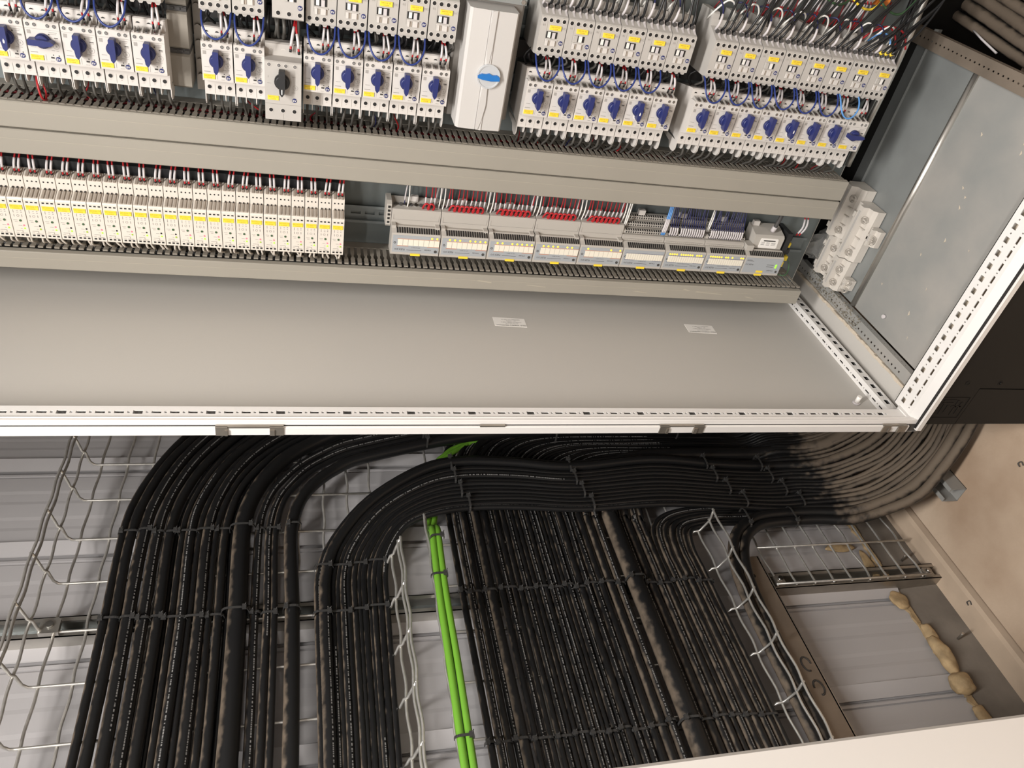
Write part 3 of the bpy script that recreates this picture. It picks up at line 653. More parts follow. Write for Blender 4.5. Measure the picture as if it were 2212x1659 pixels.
# ================================================================ relays
def rel_body(b):
    b.prism([(-0.012, .110), (-0.070, .106), (-0.0965, .1065), (-0.100, .1090), (-0.1003, .176), (-0.099, .1785), (-0.078, .1850), (-0.078, .2045), (-0.076, .206), (-0.058, .2110), (-0.055, .2000), (-0.012, .1900)], 0.0005, 0.0220)
rel_b = proto('body', ['cream'], rel_body)
def rel_open(b):
    for i in range(3):
        x = 0.0035+i*0.0063
        b.prism([(-0.0982, .1793), (-0.0805, .1847), (-0.0800, .1865), (-0.0985, .1807)], x, x+0.0034, 'a', 0)
        b.box(x+0.0016, x+0.0034, -0.0815, -0.0780, .1852, .1875, 1)
        b.prism([(-0.0775, .2053), (-0.0600, .2102), (-0.0600, .2120), (-0.0782, .2067)], x, x+0.0038, 'a', 0)
        b.cyl((x+0.0018, -0.0775, .1975), (x+0.0018, -0.0783, .1975), 0.0013, 10, 1)
        b.box(x, x+0.0036, -0.1005, -0.0998, .1710, .1732, 1); b.box(x, x+0.0036, -0.1005, -0.0998, .1120, .1145, 1)
rel_o = proto('terminal_openings', ['creamdark', 'dark'], rel_open)
rel_l = proto('marker_label', ['yellow', 'inkbrown'], lambda b: b.box(0.0025, 0.0198, -0.1013, -0.1, .1592, .1665).text('L2 V30512M', 0.0030, (0.0111, -0.1014, .1646), 'b', 1).text('5000V 2', 0.0028, (0.0111, -0.1014, .1612), 'b', 1))
def rel_print(b):
    for (x, y, w, h) in ((.005, .1525, .0008, .005), (.010, .1560, .0025, .0006), (.0155, .1562, .0018, .0012), (.010, .1530, .0025, .0006), (.0155, .1530, .0018, .0012), (.005, .1455, .0008, .004), (.016, .1455, .0008, .004), (.003, .1392, .0055, .0005), (.0045, .1365, .004, .0005), (.0085, .1296, .005, .0005), (.011, .1246, .0025, .0005), (.004, .1205, .009, .0006), (.0095, .1160, .009, .0008), (.003, .1172, .004, .0005)):
        b.box(x, x+w, -0.1006, -0.1003, y, y+h)
    b.ring((0.0108, -0.1002, .1475), (0, -1, 0), .0016, .0020, .0004, 10); b.box(0.0125, 0.0129, -0.1006, -0.1003, .1175, .1205)
rel_p = proto('front_print', 'inkfaint', rel_print)
rel_k = proto('trim_knob', ['greenknob'], lambda b: b.cyl((0.0130, -0.1, .1390), (0.0130, -0.1012, .1390), 0.0018, 12))
LED = lambda m: proto('indicator', m, lambda b: b.cyl((0, 0.0002, 0), (0, -0.0010, 0), 0.0016, 12, 0, 0.0012))
led_r, led_g, led_d, led_y, led_k = LED('ledred'), LED('ledgreen'), LED('ledgreendim'), LED('ledyellow'), LED('dark')
ONOFF = '11101001010001110111010111' # red lamp lit or not, from the left
NR = 25
for i in range(NR):
    aL = -1.0555-0.0226*(NR-i)
    nm = '%s cream relay from the right end of the relay row' % ordw(NR-i)
    if i == 0: nm = 'cream relay cut by the left picture edge'
    if i == NR-1: nm = 'cream relay at the right end of the relay row'
    t = thing('relay_module', nm, 'relay', (aL, PB, 0), 'cream relays in one row')
    put(rel_b, t); put(rel_o, t); put(rel_l, t, label='yellow printed marker'); put(rel_p, t); put(rel_k, t)
    lit = ONOFF[i] == '1'
    put(led_r if lit else led_k, t, (0.0165, -0.1, .1305), label='lit red lamp' if lit else 'dark lamp'); put(led_g if i % 3 else led_d, t, (0.0168, -0.1, .1250), label='green lamp')
# ================================================================ input and output modules
FP = 0.0919; FA = -0.9700
def flexname(i): return ['first grey input module, right of the relays', 'second grey input module with seven lit lamps', 'third grey input module of the row', 'fourth grey input module of the row', 'fifth grey input module, last with red wires', 'sixth grey module without lit lamps', 'seventh grey module with dark blue wires', 'eighth grey module with dark blue wires', 'grey network adapter module at the right end of the row'][i]
LIT = ['00000011', '11101111', '11011111', '11110110', '10000101', '0'*16, '1111011111101110', '1111110110100011']
for i in range(9):
    a = FA+FP*i; e = a+FP-0.0008
    t = thing('io_module', flexname(i), 'control module', (a, PB, 0.10), 'control modules in one row')
    MB().prism([(-.02, .0985), (-.052, .1005), (-.0550, .1030), (-.0552, .1430), (-.0535, .1455), (-.0385, .1535), (-.02, .150)], a+.0008, e).build('module_body', 'flexgrey', t)
    fpl = MB().box(a+.0035, e-.0015, -.0558, -.0550, .1078, .1425).build('front_plate', 'flexblue', t)
    mb = MB(); nv = 18
    for j in range(nv):
        x = a+.010+j*.0045; mb.prism([(-.0535, .1466), (-.0520, .1475), (-.0420, .1525), (-.0430, .1528), (-.0536, .1472)], x, x+.0024)
    mb.build('vents', 'dark', t)
    if i < 8:
        nc = 8 if i < 5 else 16
        x0, x1 = a+.0125, e-(.0008 if i < 5 else .0022)
        if i >= 5: x0 = a+.0085
        w = (x1-x0)/nc
        for j in range(nc): MB().box(x0+j*w+.0003, x0+(j+1)*w-.0003, -.0566, -.0556, .1225 if i < 5 else .1215, .1352).build('write_on_tag', 'creamcell', fpl)
        MB().box(x0-.001, x1, -.0560, -.0556, .1354, .1360).box(x0-.001, x0+.02, -.0560, -.0556, .1205, .1214).box(x1-.022, x1, -.0560, -.0556, .1205, .1214).build('colour_line', 'orangeline' if i < 5 else 'blue', fpl)
        for j in range(nc):
            if LIT[i][j] == '1':
                ob = put(led_y, t, (x0-a+(j+.5)*w, -.0758, .1392-.10))
                if i < 5: ob.scale = (1.0, 1.25, 1.25)
                else: ob.scale = (1.0, 1.3, 1.15)
        mb = MB().text('FLEX I/O', .0052, (a+.017, -.0561, .1140)).text('24V DC SOURCE OUTPUT' if i > 5 else '120V AC INPUT', .0024, (a+.047, -.0561, .1185)).text('1794-OB16' if i > 5 else '1794-IA8', .0034, (a+.070, -.0561, .1150))
        mb.box(a+.030, a+.058, -.0561, -.0558, .1128, .1133).ring((a+.0075, -.0557, .1275), (0, -1, 0), .0014, .0022, .0005, 10)
        mb.build('lettering', 'ink', fpl)
        MB().cyl((a+.0845, -.0556, .1125), (a+.0845, -.0564, .1125), .0028, 14).build('maker_badge', 'darkgrey', t)
        MB().box(a+.038, a+.056, -.0563, -.0555, .1013, .1058).build('marker_label', 'yellow', t)
    if i < 5:
        MB().prism([(PB-.012, .155), (-.018, .150), (-.030, .1515), (-.0305, .1800), (-.029, .1818), (-.010, .1835), (PB-.012, .1900)], a+.0005, e).build('terminal_base', 'flexgrey', t)
        MB().box(a+.004, e-.003, -.0308, -.0303, .1615, .1618).box(a+.004, a+.0043, -.0308, -.0303, .1615, .1720).box(e-.0033, e-.003, -.0308, -.0303, .1615, .1720).build('cover_seam', 'inkfaint', t)
        MB().box(a+.001, a+.0085, -.0440, -.0300, .1505, .1560).box(e-.009, e-.001, -.0440, -.0300, .1505, .1560).build('latch', 'flexgrey', t)
        mb = MB()
        for j in range(9): mb.cyl((a+.008+j*.0093, -.014, .1835), (a+.008+j*.0093, -.016, .1862), .0034, 8, j % 2)
        mb.build('terminal_screws', ['steel', 'darkgrey'], t)
        MB().box(a+.036, a+.050, -.004, .004, .1865, .1965).build('rail_clip', 'plastic', t)
    elif i < 8:
        for r, (bb, cc) in enumerate(((-.024, .1720), (-.014, .1830), (-.002, .1930))):
            MB().prism([(PB-.012, cc-.006), (bb, cc-.009), (bb-.004, cc-.007), (bb-.0045, cc-.001), (bb, cc+.001), (PB-.012, cc+.001)], a+.0005, e).build('terminal_tier', 'flexgrey', t)
            mb = MB()
            for j in range(17):
                x = a+.0065+j*.0050; mb.box(x, x+.0022, bb-.0048, bb-.004, cc-.0055, cc-.0025); mb.prism([(bb-.0040, cc-.0005), (bb, cc+.0012), (bb+.002, cc+.0013), (bb-.003, cc-.0003)], x, x+.0026)
            mb.build('terminal_openings', 'dark', t)
        MB().prism([(PB-.012, .150), (-.030, .1485), (-.034, .1500), (-.034, .1605), (-.030, .163), (PB-.012, .163)], a+.0005, e).build('terminal_base', 'flexgrey', t)
        mb = MB()
        for j in range(16): mb.text(str(j), .0024, (a+.012+j*.0046, -.0342, .1540))
        mb.box(a+.004, e-.004, -.0342, -.0339, .1562, .1565).build('lettering', 'ink', t)
        MB().box(a+.034, a+.048, -.004, .004, .1945, .2045).build('rail_clip', 'plastic', t)
    else:
        MB().prism([(PB-.012, .152), (-.030, .152), (-.034, .1545), (-.034, .1800), (-.030, .184), (-.008, .190), (PB-.012, .193)], a+.018, e-.004).build('adapter_head', 'flexgrey', t)
        MB().prism([(a+.032, .158), (a+.034, .156), (a+.074, .156), (a+.076, .158), (a+.0745, .176), (a+.0725, .178), (a+.0345, .178), (a+.0325, .176)], -.0347, -.0338, 'b').build('paper_label', 'white', t)
        mb = MB().box(a+.040, a+.068, -.0349, -.0346, .1715, .1740)
        for y in (.168, .1655, .1630): mb.box(a+.036, a+.044, -.0349, -.0346, y, y+.0006).box(a+.048, a+.056, -.0349, -.0346, y, y+.0006).box(a+.060, a+.070, -.0349, -.0346, y, y+.0006)
        mb.build('label_print', 'ink', t, kind='stuff')
        mb = MB().text('FLEX I/O', .0050, (a+.014, -.0561, .1270)).text('1794-AENT', .0034, (a+.068, -.0561, .1145)).box(a+.006, a+.018, -.0561, -.0558, .1365, .1371).box(a+.006, a+.022, -.0561, -.0558, .1345, .1350).box(a+.056, a+.072, -.0561, -.0558, .1275, .1281).box(a+.056, a+.072, -.0561, -.0558, .1228, .1234)
        mb.build('lettering', 'ink', t)
        for c in (.1275, .1228): ob = put(led_g, t, (.0785, -.0758, c-.10)); ob.scale = (1, 1.6, 1.4)
        MB().cyl((a+.0835, -.0556, .1125), (a+.0835, -.0564, .1125), .0026, 14).build('maker_badge', 'darkgrey', t)
        MB().box(a+.036, a+.052, -.0563, -.0555, .1085, .1130).box(a+.035, a+.052, -.0563, -.0545, .1010, .1052).build('marker_label', 'yellow', t)
        MB().box(a+.022, a+.036, -.004, .004, .191, .201).build('rail_clip', 'plastic', t)
        MB().box(a+.001, a+.017, -.044, -.02, .1520, .164).build('latch', 'flexgrey', t)
t = thing('end_terminal', 'upright black and yellow end terminal beside the network adapter', 'terminal', (-.118, PB, .10))
MB().box(-.1395, -.128, -.030, PB, .112, .190).build('body', 'black', t)
for j in range(4): MB().box(-.127, -.117, -.030+.004*j, .005, .126+j*.014, .1365+j*.014).build('terminal', 'black' if j % 2 else 'yellow', t)
MB().box(-.146, -.137, -.050, -.047, .122, .134).build('marker_label', 'yellow', t)
t = thing('module_end_cap', 'grey slotted end cap left of the first input module', 'end cap', (-.975, PB, .14))
MB().prism([(PB-.012, .145), (-.026, .145), (-.030, .150), (-.028, .190), (-.02, .194), (PB-.012, .194)], -.9795, -.9703).build('body', 'flexgrey', t)
mb = MB()
for j in range(5): mb.box(-.9770, -.9730, -.0306, -.0275, .153+j*.0075, .1565+j*.0075)
mb.build('slots', 'dark', t)
# ================================================================ wires inside the cabinet
def wire(name, label, pts, r, m, group=None, sleeves=(), sub=4, n=6, cat='wire'):
    P = smooth_path(pts, sub)
    o = MB().tube(P, r, n).build(name, m, None)
    o['label'] = label; o['category'] = cat
    if group: o['group'] = group
    N = len(P)-1
    for (t0, t1, sm, rr, pn) in sleeves:
        i0 = int(round(t0*N)); i1 = max(i0+1, int(round(t1*N)))
        MB().tube(P[i0:i1+1], r*rr, n+2).build(pn, sm, o)
    return o
J = random.uniform
ROWS = [(G1, 'the far left row', 1), (G2, 'the pair beside the terminal strip', 1), (G2b, 'the five left of the drive', 1), (G3, 'the six right of the drive', 1), (G4, 'the last row of eight', 1)]
for edges, rn, _ in ROWS:
    for i, a in enumerate(edges):
        bn = '%s breaker of %s' % (ORD[i+1], rn)
        sp = J(-.0015, .0015); lean = J(-.003, .001)
        for s, x in (('left', .0290), ('right', .0368)):
            top = (a+.033+(x-.033)*.5+lean, -.060+J(-.004, .004), .487+J(-.003, .004))
            wire('red_wire', '%s sleeved red wire into the %s' % (s, bn), [(a+.030+lean*2, -.025, .490), top, (a+x+sp*.5, -.072, .470), (a+x, -.0695, .4555)], .0013, 'red', 'sleeved red wires into the breakers', sleeves=((.42, .76, 'sleeve', 1.45, 'marker_sleeve'), (.86, 1.0, 'blackwire', 1.25, 'wire_tip')))
        for s, x in (('left', .0075), ('middle', .0220), ('right', .0365)):
            e = J(-.004, .004)
            wire('grey_wire', '%s grey wire dropping from the %s' % (s, bn), [(a+x, -.045, .374), (a+x+e*.3, -.052, .360), (a+x+e, -.046+J(-.006, .006), .344), (a+x+e*1.4, -.030, .330), (a+x+e*1.4-.004, -.020, .312)], .0021, 'greywire', 'grey wires under the breakers', n=7)
        for q in range(5):
            x = .005+q*.0085
            wire('black_wire', 'black wire above the %s' % bn, [(a+x+J(-.006, .006), -.040+J(-.012, .008), .496), (a+x+J(-.010, .010), -.050+J(-.012, .012), .481), (a+x+J(-.004, .004), -.034, .464)], .0020, random.choice(['blackwire', 'blackwire', 'greywire']), 'black wires in the gap', n=6, sub=4)
        if random.random() < .5:
            wire('thin_wire', 'thin coloured wire tucked under the %s' % bn, [(a+.010, -.02, .366), (a+.018+J(-.01, .012), -.034, .352), (a+.02+J(-.015, .015), -.030, .335), (a+.02, -.018, .318)], .0012, random.choice(['red', 'navywire', 'darkred']), 'thin wires under the breakers')
for x0, x1 in ((-1.545, -1.32), (-1.275, -0.905), (-.785, -.505), (-.48, -.112)):
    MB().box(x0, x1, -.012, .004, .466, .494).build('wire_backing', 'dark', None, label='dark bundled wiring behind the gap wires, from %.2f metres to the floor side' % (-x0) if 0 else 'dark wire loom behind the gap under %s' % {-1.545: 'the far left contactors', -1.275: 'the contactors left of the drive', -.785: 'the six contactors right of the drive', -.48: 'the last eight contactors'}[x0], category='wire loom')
def loop(a, label, m, w=.039, deep=.0):
    wire('looped_wire', label, [(a+.004, -.070, .4955), (a+.0035, -.084, .4860), (a+.006, -.0935, .4735-deep*.5), (a+.013, -.0985, .4635-deep), (a+.023, -.1000, .4600-deep), (a+.033, -.0990, .4650-deep), (a+.004+w-.002, -.093, .4760-deep*.5), (a+.004+w, -.083, .4875), (a+.004+w, -.070, .4955)], .0015, m, 'looped blue wires under the contactors', sub=4, n=8)
for i in (0, 1, 2): loop(C1[i], '%s blue looped wire from the left picture edge' % ORD[i+1], 'bluewire', deep=J(-.001, .003))
for i in (0, 1): loop(C2[i], ['blue looped wire right of the terminal strip', 'blue looped wire up left of the black-knob breaker'][i], 'bluewire', deep=J(-.001, .003))
for i in range(2, 6): loop(C2[i], '%s blue looped wire of the four left of the drive' % ORD[i-1], 'bluewire', deep=J(-.001, .003))
for i in range(5): loop(C3[i], '%s blue looped wire right of the drive' % ORD[i+1], 'bluewire', deep=J(-.001, .003))
for i in range(7): loop(C4[i], 'light blue looped wire by the cabinet floor' if i == 6 else '%s blue looped wire under the last eight contactors' % ORD[i+1], 'lightblue' if i == 6 else 'bluewire', deep=J(-.001, .003))
wire('red_wire', 'long red wires crossing beside the black-knob breaker, left one', [(-1.139, -.030, .508), (-1.141, -.060, .487), (-1.145, -.074, .466), (-1.147, -.0770, .4485)], .0017, 'red', sleeves=((.45, .82, 'sleeve', 1.35, 'marker_sleeve'), (.88, 1, 'blackwire', 1.2, 'wire_tip')))
wire('red_wire', 'long red wires crossing beside the black-knob breaker, right one', [(-1.137, -.030, .508), (-1.139, -.062, .484), (-1.136, -.076, .464), (-1.1345, -.0770, .4465)], .0017, 'red', sleeves=((.5, .84, 'sleeve', 1.35, 'marker_sleeve'), (.88, 1, 'blackwire', 1.2, 'wire_tip')))
for i in range(7):
    wire('black_wire', 'black wire above the black-knob breaker', [(-1.178+i*.0065, -.045, .500), (-1.176+i*.0065+J(-.004, .004), -.058+J(-.01, .01), .478), (-1.178+i*.0068, -.040, .455)], .0026, random.choice(['blackwire', 'greywire']), 'black wires above the black-knob breaker', n=7)
wire('red_wire', 'loose red wire hanging under the far left breakers', [(-1.507, -.030, .374), (-1.5055, -.055, .362), (-1.502, -.066, .345), (-1.500, -.060, .332), (-1.497, -.040, .325)], .0016, 'red')
wire('red_wire', 'second loose red wire under the far left breakers', [(-1.506, -.028, .372), (-1.501, -.050, .358), (-1.496, -.058, .344), (-1.498, -.055, .332)], .0013, 'red')
# wires rising from the contactors towards the upper edge
for edges, rn in ((C3, 'the six right of the drive'), (C4, 'the last row of eight')):
    for i, a in enumerate(edges):
        last = edges is C4
        drift = (.028+.010*i) if last else .004
        for s, x in (('left', .0150), ('middle', .0255), ('right', .0360)):
            d = drift+J(-.012, .012)
            yt = last and i == 7
            wire('black_wire', '%s black wire rising from the %s contactor of %s' % (s, ORD[i+1], rn), [(a+x, -.055, .561), (a+x+.002, -.066, .572), (a+x+d*.4, -.060+J(-.01, .01), .605), (min(a+x+d, -.052), -.045, .660), (min(a+x+d*1.3, -.050), -.035, .70)], .0021, 'blackwire', 'black wires rising from the contactors', sleeves=((0, .16, 'yellow', 1.5, 'yellow_tip'),) if yt else (), n=7)
        wire('sleeved_wire', 'pale sleeved wire on the %s contactor of %s' % (ORD[i+1], rn), [(a+.005, -.058, .563), (a+.0055, -.066, .575), (a+.009, -.058, .592), (a+.004, -.045, .606), (a-.012, -.035, .602)], .0014, 'navywire', 'pale sleeved wires on the contactors', sleeves=((.0, .45, 'sleeve', 1.5, 'marker_sleeve'),))
        if last or i > 2:
            wire('white_wire', 'white looped wire above the %s contactor of %s' % (ORD[i+1], rn), [(a-.002, -.030, .572), (a+.003, -.046, .592), (a+.014, -.052, .607), (a+.026, -.052, .606), (a+.035, -.046, .592), (a+.037, -.036, .572)], .0016, 'whitewire', 'white looped wires above the contactors')
        wire('red_wire', 'dark red wire behind the %s contactor of %s' % (ORD[i+1], rn), [(a+.010, -.010, .575), (a+.016, -.020, .598), (a+.024, -.018, .606), (a+.030, -.010, .640)], .0012, 'darkred', 'dark red wires behind the contactors')
        MB().prism([(PB-.012, .566), (-.036, .566), (-.044, .570), (-.044, .584), (-.040, .587), (PB-.012, .587)], a+.001, a+.0125).build('wire_block', 'contactor', None, label='small grey coil block behind the %s contactor of %s' % (ORD[i+1], rn), category='coil block', group='coil blocks behind the contactors')
for j, (a0, b0) in enumerate(((-.150, -.030), (-.128, -.022))):
    wire('red_wire', ['large red looped wire by the cabinet floor', 'second red looped wire by the cabinet floor'][j], [(a0-.02, -.03, .575), (a0-.012, -.04, .592+.01*j), (a0+.01, -.045, .606), (a0+.034, -.042, .596), (a0+.042, -.05, .575)], .0017, 'red')
wire('light_blue_wire', 'light blue wire entering the last contactor', [(-.162, -.040, .578), (-.150, -.048, .594), (-.136, -.056, .594), (-.130, -.062, .578), (-.131, -.060, .562)], .0016, 'lightblue', sleeves=((.7, 1, 'whitewire', 1.3, 'marker_sleeve'),))
for j, (a0, r, m) in enumerate(((-.060, .006, 'clear'), (-.075, .0045, 'blackwire'), (-.086, .004, 'blackwire'))):
    wire('edge_conduit', ['shiny conduit along the edge of the mounting plate', 'black cable beside the shiny conduit', 'second black cable beside the shiny conduit'][j], [(a0+.012, .005, .335), (a0+.004, -.006, .42), (a0, -.014, .55), (a0-.012, -.020, .70)], r, 'zinc' if j == 0 else m, 'cables along the plate edge', cat='conduit', n=10)
# top terminals
for i in range(9):
    a = -.40+.030*i
    t = thing('rail_terminal', '%s grey rail terminal along the upper picture edge' % ORD[i+1] if i < 8 else 'orange rail terminal along the upper picture edge', 'terminal', (a, PB, .625), 'rail terminals along the upper edge')
    MB().prism([(PB-.005, .628), (-.016, .632), (-.022, .640), (-.022, .70), (PB-.005, .70)], a, a+.022).build('body', 'orange' if i == 8 else 'contactor', t)
    mb = MB()
    for q in range(3):
        for w in range(3): mb.box(a+.003+q*.0065, a+.006+q*.0065, -.0225, -.0218, .645+w*.012, .651+w*.012)
    mb.build('terminal_openings', 'dark', t)
    for q in range(3):
        x = a+.0045+q*.0065
        if i < 8: wire('red_wire', '%s sleeved red wire into the %s upper rail terminal' % (('left', 'middle', 'right')[q], ORD[i+1]), [(x, -.018, .636), (x+J(-.001, .001), -.022, .628), (x+J(-.004, .004), -.012, .606), (x+J(-.004, .004), -.004, .585)], .0012, 'red', 'sleeved red wires into the upper terminals', sleeves=((.28, .65, 'sleeve', 1.4, 'marker_sleeve'),))
for j in range(3): wire('earth_wire', 'green and yellow earth wire by the upper terminals, %s' % ('lowest', 'middle one', 'uppermost')[j], [(-.30+.06*j, -.02, .66), (-.27+.06*j, -.035, .632), (-.235+.06*j, -.035, .628), (-.20+.06*j, -.02, .66)], .0022, ('greenknob', 'yellow', 'greenknob')[j])
# loom in the upper duct, seen through its slots
for j in range(9):
    m = ['darkred', 'blackwire', 'darkred', 'navywire', 'darkred', 'blackwire', 'red', 'darkred', 'blackwire'][j]
    c = .2945+.0038*j; b0 = -.010-.006*((j*5) % 7)
    wire('duct_wire', 'long %s wire lying inside the upper wiring duct, %s from its lower side' % ('dark' if m != 'red' else 'red', ORD[j+1]), [(-1.79+q*.17, b0+J(-.004, .004), c+J(-.001, .001)) for q in range(11)], .0024, m, 'wires inside the upper duct', n=6, sub=2)
for j in range(4):
    wire('duct_wire', 'long dark wire lying inside the duct next to the side panel, %s from the panel' % ORD[j+1], [(-1.79+q*.17, -.012-.008*j+J(-.003, .003), .052+.006*j) for q in range(11)], .003, 'blackwire', 'wires inside the lower duct', n=6, sub=2)
# relay wires
MB().box(-1.66, -1.062, -.020, PB-.0005, .185, .2190).build('cover_strip', 'black', None, label='flat black cover strip on the plate behind the relays', category='cover strip')
for i in range(NR):
    aL = -1.0555-0.0226*(NR-i); rn = '%s relay from the right' % ordw(NR-i)
    c0 = J(-.004, .006)
    for s, x in (('left', .0112), ('right', .0175)):
        wire('red_wire', '%s sleeved red wire into the %s' % (s, rn), [(aL+x+c0+J(-.001, .002), -.020, .2600), (aL+x+c0*.8, -.035, .2440), (aL+x+c0*.2, -.050, .2230), (aL+x, -.052, .2080)], .0014, 'darkred' if i < 0 else 'red', 'sleeved red wires above the relays', sleeves=((.55, .84, 'sleeve', 1.4, 'marker_sleeve'), (.93, 1.0, 'blackwire', 1.3, 'wire_tip')), sub=6)
        wire('cream_wire', '%s cream wire below the %s' % (s, rn), [(aL+x-.001, -.058, .109), (aL+x-.001+J(-.001, .001), -.062, .099), (aL+x+J(-.002, .004), -.058, .089), (aL+x+J(-.002, .006), -.045, .081), (aL+x+.003, -.030, .068)], .0017, 'cream', 'cream wires below the relays', n=7)
# input module wires
for i in range(5):
    a = FA+FP*i
    mods = ['first', 'second', 'third', 'fourth', 'fifth'][i]
    xs = [.0105+.0088*j for j in range(9)] if i else [.062, .071, .079]
    for j, x in enumerate(xs):
        d = J(-.003, .003)
        wire('red_wire', '%s sleeved red wire of the %s input module' % (ORD[j+1], mods), [(a+x+d, -.010, .262), (a+x+d, -.018, .240), (a+x+d*.6, -.022, .212), (a+x, -.018, .1890), (a+x, -.012, .180)], .0011, 'red', 'sleeved red wires of the input modules', sleeves=((.56, .84, 'sleeve', 1.45, 'marker_sleeve'),))
    for j, x in enumerate(xs[1:-1] if i else xs[:2]):
        wire('red_loop', '%s thick red loop on the %s input module' % (ORD[j+1], mods), [(a+x-.0040, -.018, .179), (a+x-.0050, -.027, .188), (a+x-.0015, -.029, .1955), (a+x+.0040, -.029, .1945), (a+x+.0062, -.028, .188), (a+x+.0040, -.023, .1795)], .0019, 'red', 'thick red loops on the input modules', n=8)
    for s, x in (('left', .0035), ('right', .0875)):
        if i == 0 and s == 'left': x = .030
        wire('white_wire', '%s white wire of the %s input module' % (s, mods), [(a+x, -.010, .262), (a+x+J(-.001, .001), -.020, .235), (a+x, -.024, .205), (a+x-.001, -.018, .180)], .0013, 'whitewire', 'white wires of the input modules')
        wire('navy_wire', '%s thin dark blue wire of the %s input module' % (s, mods), [(a+x-.004, -.008, .262), (a+x-.003, -.014, .235), (a+x-.006, -.016, .205), (a+x-.006, -.014, .183)], .0009, 'navywire', 'thin dark blue wires of the input modules', sleeves=((.45, .85, 'sleeve', 1.5, 'marker_sleeve'),))
for i in (6, 7):
    a = FA+FP*i; nm = ORD[i+1]
    for j in range(15):
        x = .0085+j*.0050 + (.004 if j > 3 else 0) * (1 if i == 6 else .2)
        top = a+x-.004+J(-.004, .005)
        wire('navy_wire', '%s dark blue wire of the %s module' % (ORD[j+1], nm), [(top, -.012, .262), (top+.001, -.022, .235), (a+x-.003, -.030, .200), (a+x, -.032, .176), (a+x+.0005, -.028, .1655)], .0011, 'navywire', 'dark blue wires of the modules', sleeves=((.60, .93, 'sleeve', 1.55, 'marker_sleeve'),))
for i in (5, 6, 7):
    a = FA+FP*i
    for j in range(2): wire('white_wire', '%s white wire at the left end of the %s module' % (('outer', 'inner')[j], ORD[i+1]), [(a+.004+.003*j, -.010, .262), (a+.003+.004*j, -.020, .232), (a+.001+.004*j, -.024, .205), (a+.0015+.003*j, -.022, .178)], .0014, 'whitewire', 'white wires of the dark blue modules')
for j in range(3): wire('light_blue_wire', '%s light blue wire at the right end of the sixth module' % ORD[j+1], [(FA+FP*5.96+.003*j, -.012, .262), (FA+FP*5.95+.003*j, -.024, .232), (FA+FP*5.90+.003*j, -.034, .195), (FA+FP*5.87+.003*j, -.036, .170)], .0015, 'lightblue', 'light blue wires of the sixth module', sleeves=((.55, .92, 'sleeve', 1.35, 'marker_sleeve'),))
a8 = FA+FP*8
wire('network_cable', 'thick dark network cable above the adapter module', [(a8+.066, -.012, .262), (a8+.064, -.024, .232), (a8+.060, -.026, .207), (a8+.060, -.022, .190)], .0044, 'darkgrey', sleeves=((.75, 1, 'sleeve', 1.15, 'connector'),), n=10)
for j in range(2): wire('red_wire', ['left red wire into the end terminal', 'right red wire into the end terminal'][j], [(-.115+.008*j, .000, .262), (-.110+.008*j, -.012, .235), (-.106+.008*j, -.020, .205), (-.112+.007*j, -.018, .182)], .0016, 'red', sleeves=((.5, .9, 'sleeve', 1.3, 'marker_sleeve'),))
wire('earth_wire', 'green earth wire curling beside the adapter module', [(-.124, -.018, .140), (-.112, -.030, .126), (-.112, -.042, .112), (-.124, -.052, .103), (-.142, -.040, .100)], .0014, 'greenknob')
# ================================================================ cable trays on the wall
CT = -0.436
def tray(label, a0, a1, b0, b1, crosses, lflange=True, rflange=True, lb=None, rb=None, inner=0.05, first=None, low=False, wav=1.0):
    t = thing('wire_tray', label, 'cable tray', (a1, (b0+b1)/2, CT), 'wire mesh cable trays')
    R = .0027
    def bar(pts, nm): MB().tube(pts, R, 6).build(nm, 'traywire', t)
    def wavy(a, c, p0, p1, da, dc):
        pts = []; b = p0; 
        bs = sorted([x for x in crosses if min(p0, p1)-.001 <= x <= max(p0, p1)+.001] + [p0, p1])
        for i in range(len(bs)-1):
            pts.append((a, bs[i], c)); m = bs[i+1]-bs[i]
            if m > .06: pts += [(a+da, bs[i]+m*.3, c+dc), (a-da*.4, bs[i]+m*.72, c-dc*.3)]
        pts.append((a, bs[-1], c))
        return smooth_path(pts, 3)
    x = first if first is not None else a0+0.0165
    while x < a1-.005:
        bar(wavy(x, CT-.004, b0, b1, random.uniform(-.0025, .0025)*wav+.002*(wav > 1), -.001), 'long_wire'); x += inner
    for s, e, on, fb, lowf in ((-1, a0, lflange, lb, False), (1, a1, rflange, rb, low)):
        if not on: continue
        p0, p1 = fb or (b0, b1)
        for da, dc in (((.016, .080), (.0185, .046), (.005, .0075)) if lowf else ((.023, .089), (.019, .078), (.011, .034))): bar(wavy(e+s*da, CT+dc, p0, p1, .0022, .0012), 'flange_wire')
    for b in crosses:
        pts = []
        inl = lflange and (lb is None or min(lb) <= b <= max(lb)); inr = rflange and (rb is None or min(rb) <= b <= max(rb))
        FX = [(.0235, .091), (.0150, .052), (.0135, .041), (.0075, .036), (.003, .010), (-.004, .001), (-.012, 0)]
        FXr = [(.0165, .082), (.0190, .060), (.0195, .044), (.008, .013), (.004, .0095), (-.006, .0085), (-.010, .0)] if low else FX
        if inl: pts += [(a0-x, b, CT+y) for x, y in FX]
        else: pts += [(a0, b, CT)]
        if inr: pts += [(a1+x, b, CT+y) for x, y in FXr[::-1]]
        else: pts += [(a1, b, CT)]
        bar(pts, 'cross_wire')
    return t
T1 = tray('wide wire mesh tray carrying the left cable bundle', -1.545, -.960, -1.75, .30, [-.0585-.1*i+.3 for i in range(20)], first=-1.5275, rb=(-1.75, -.355))
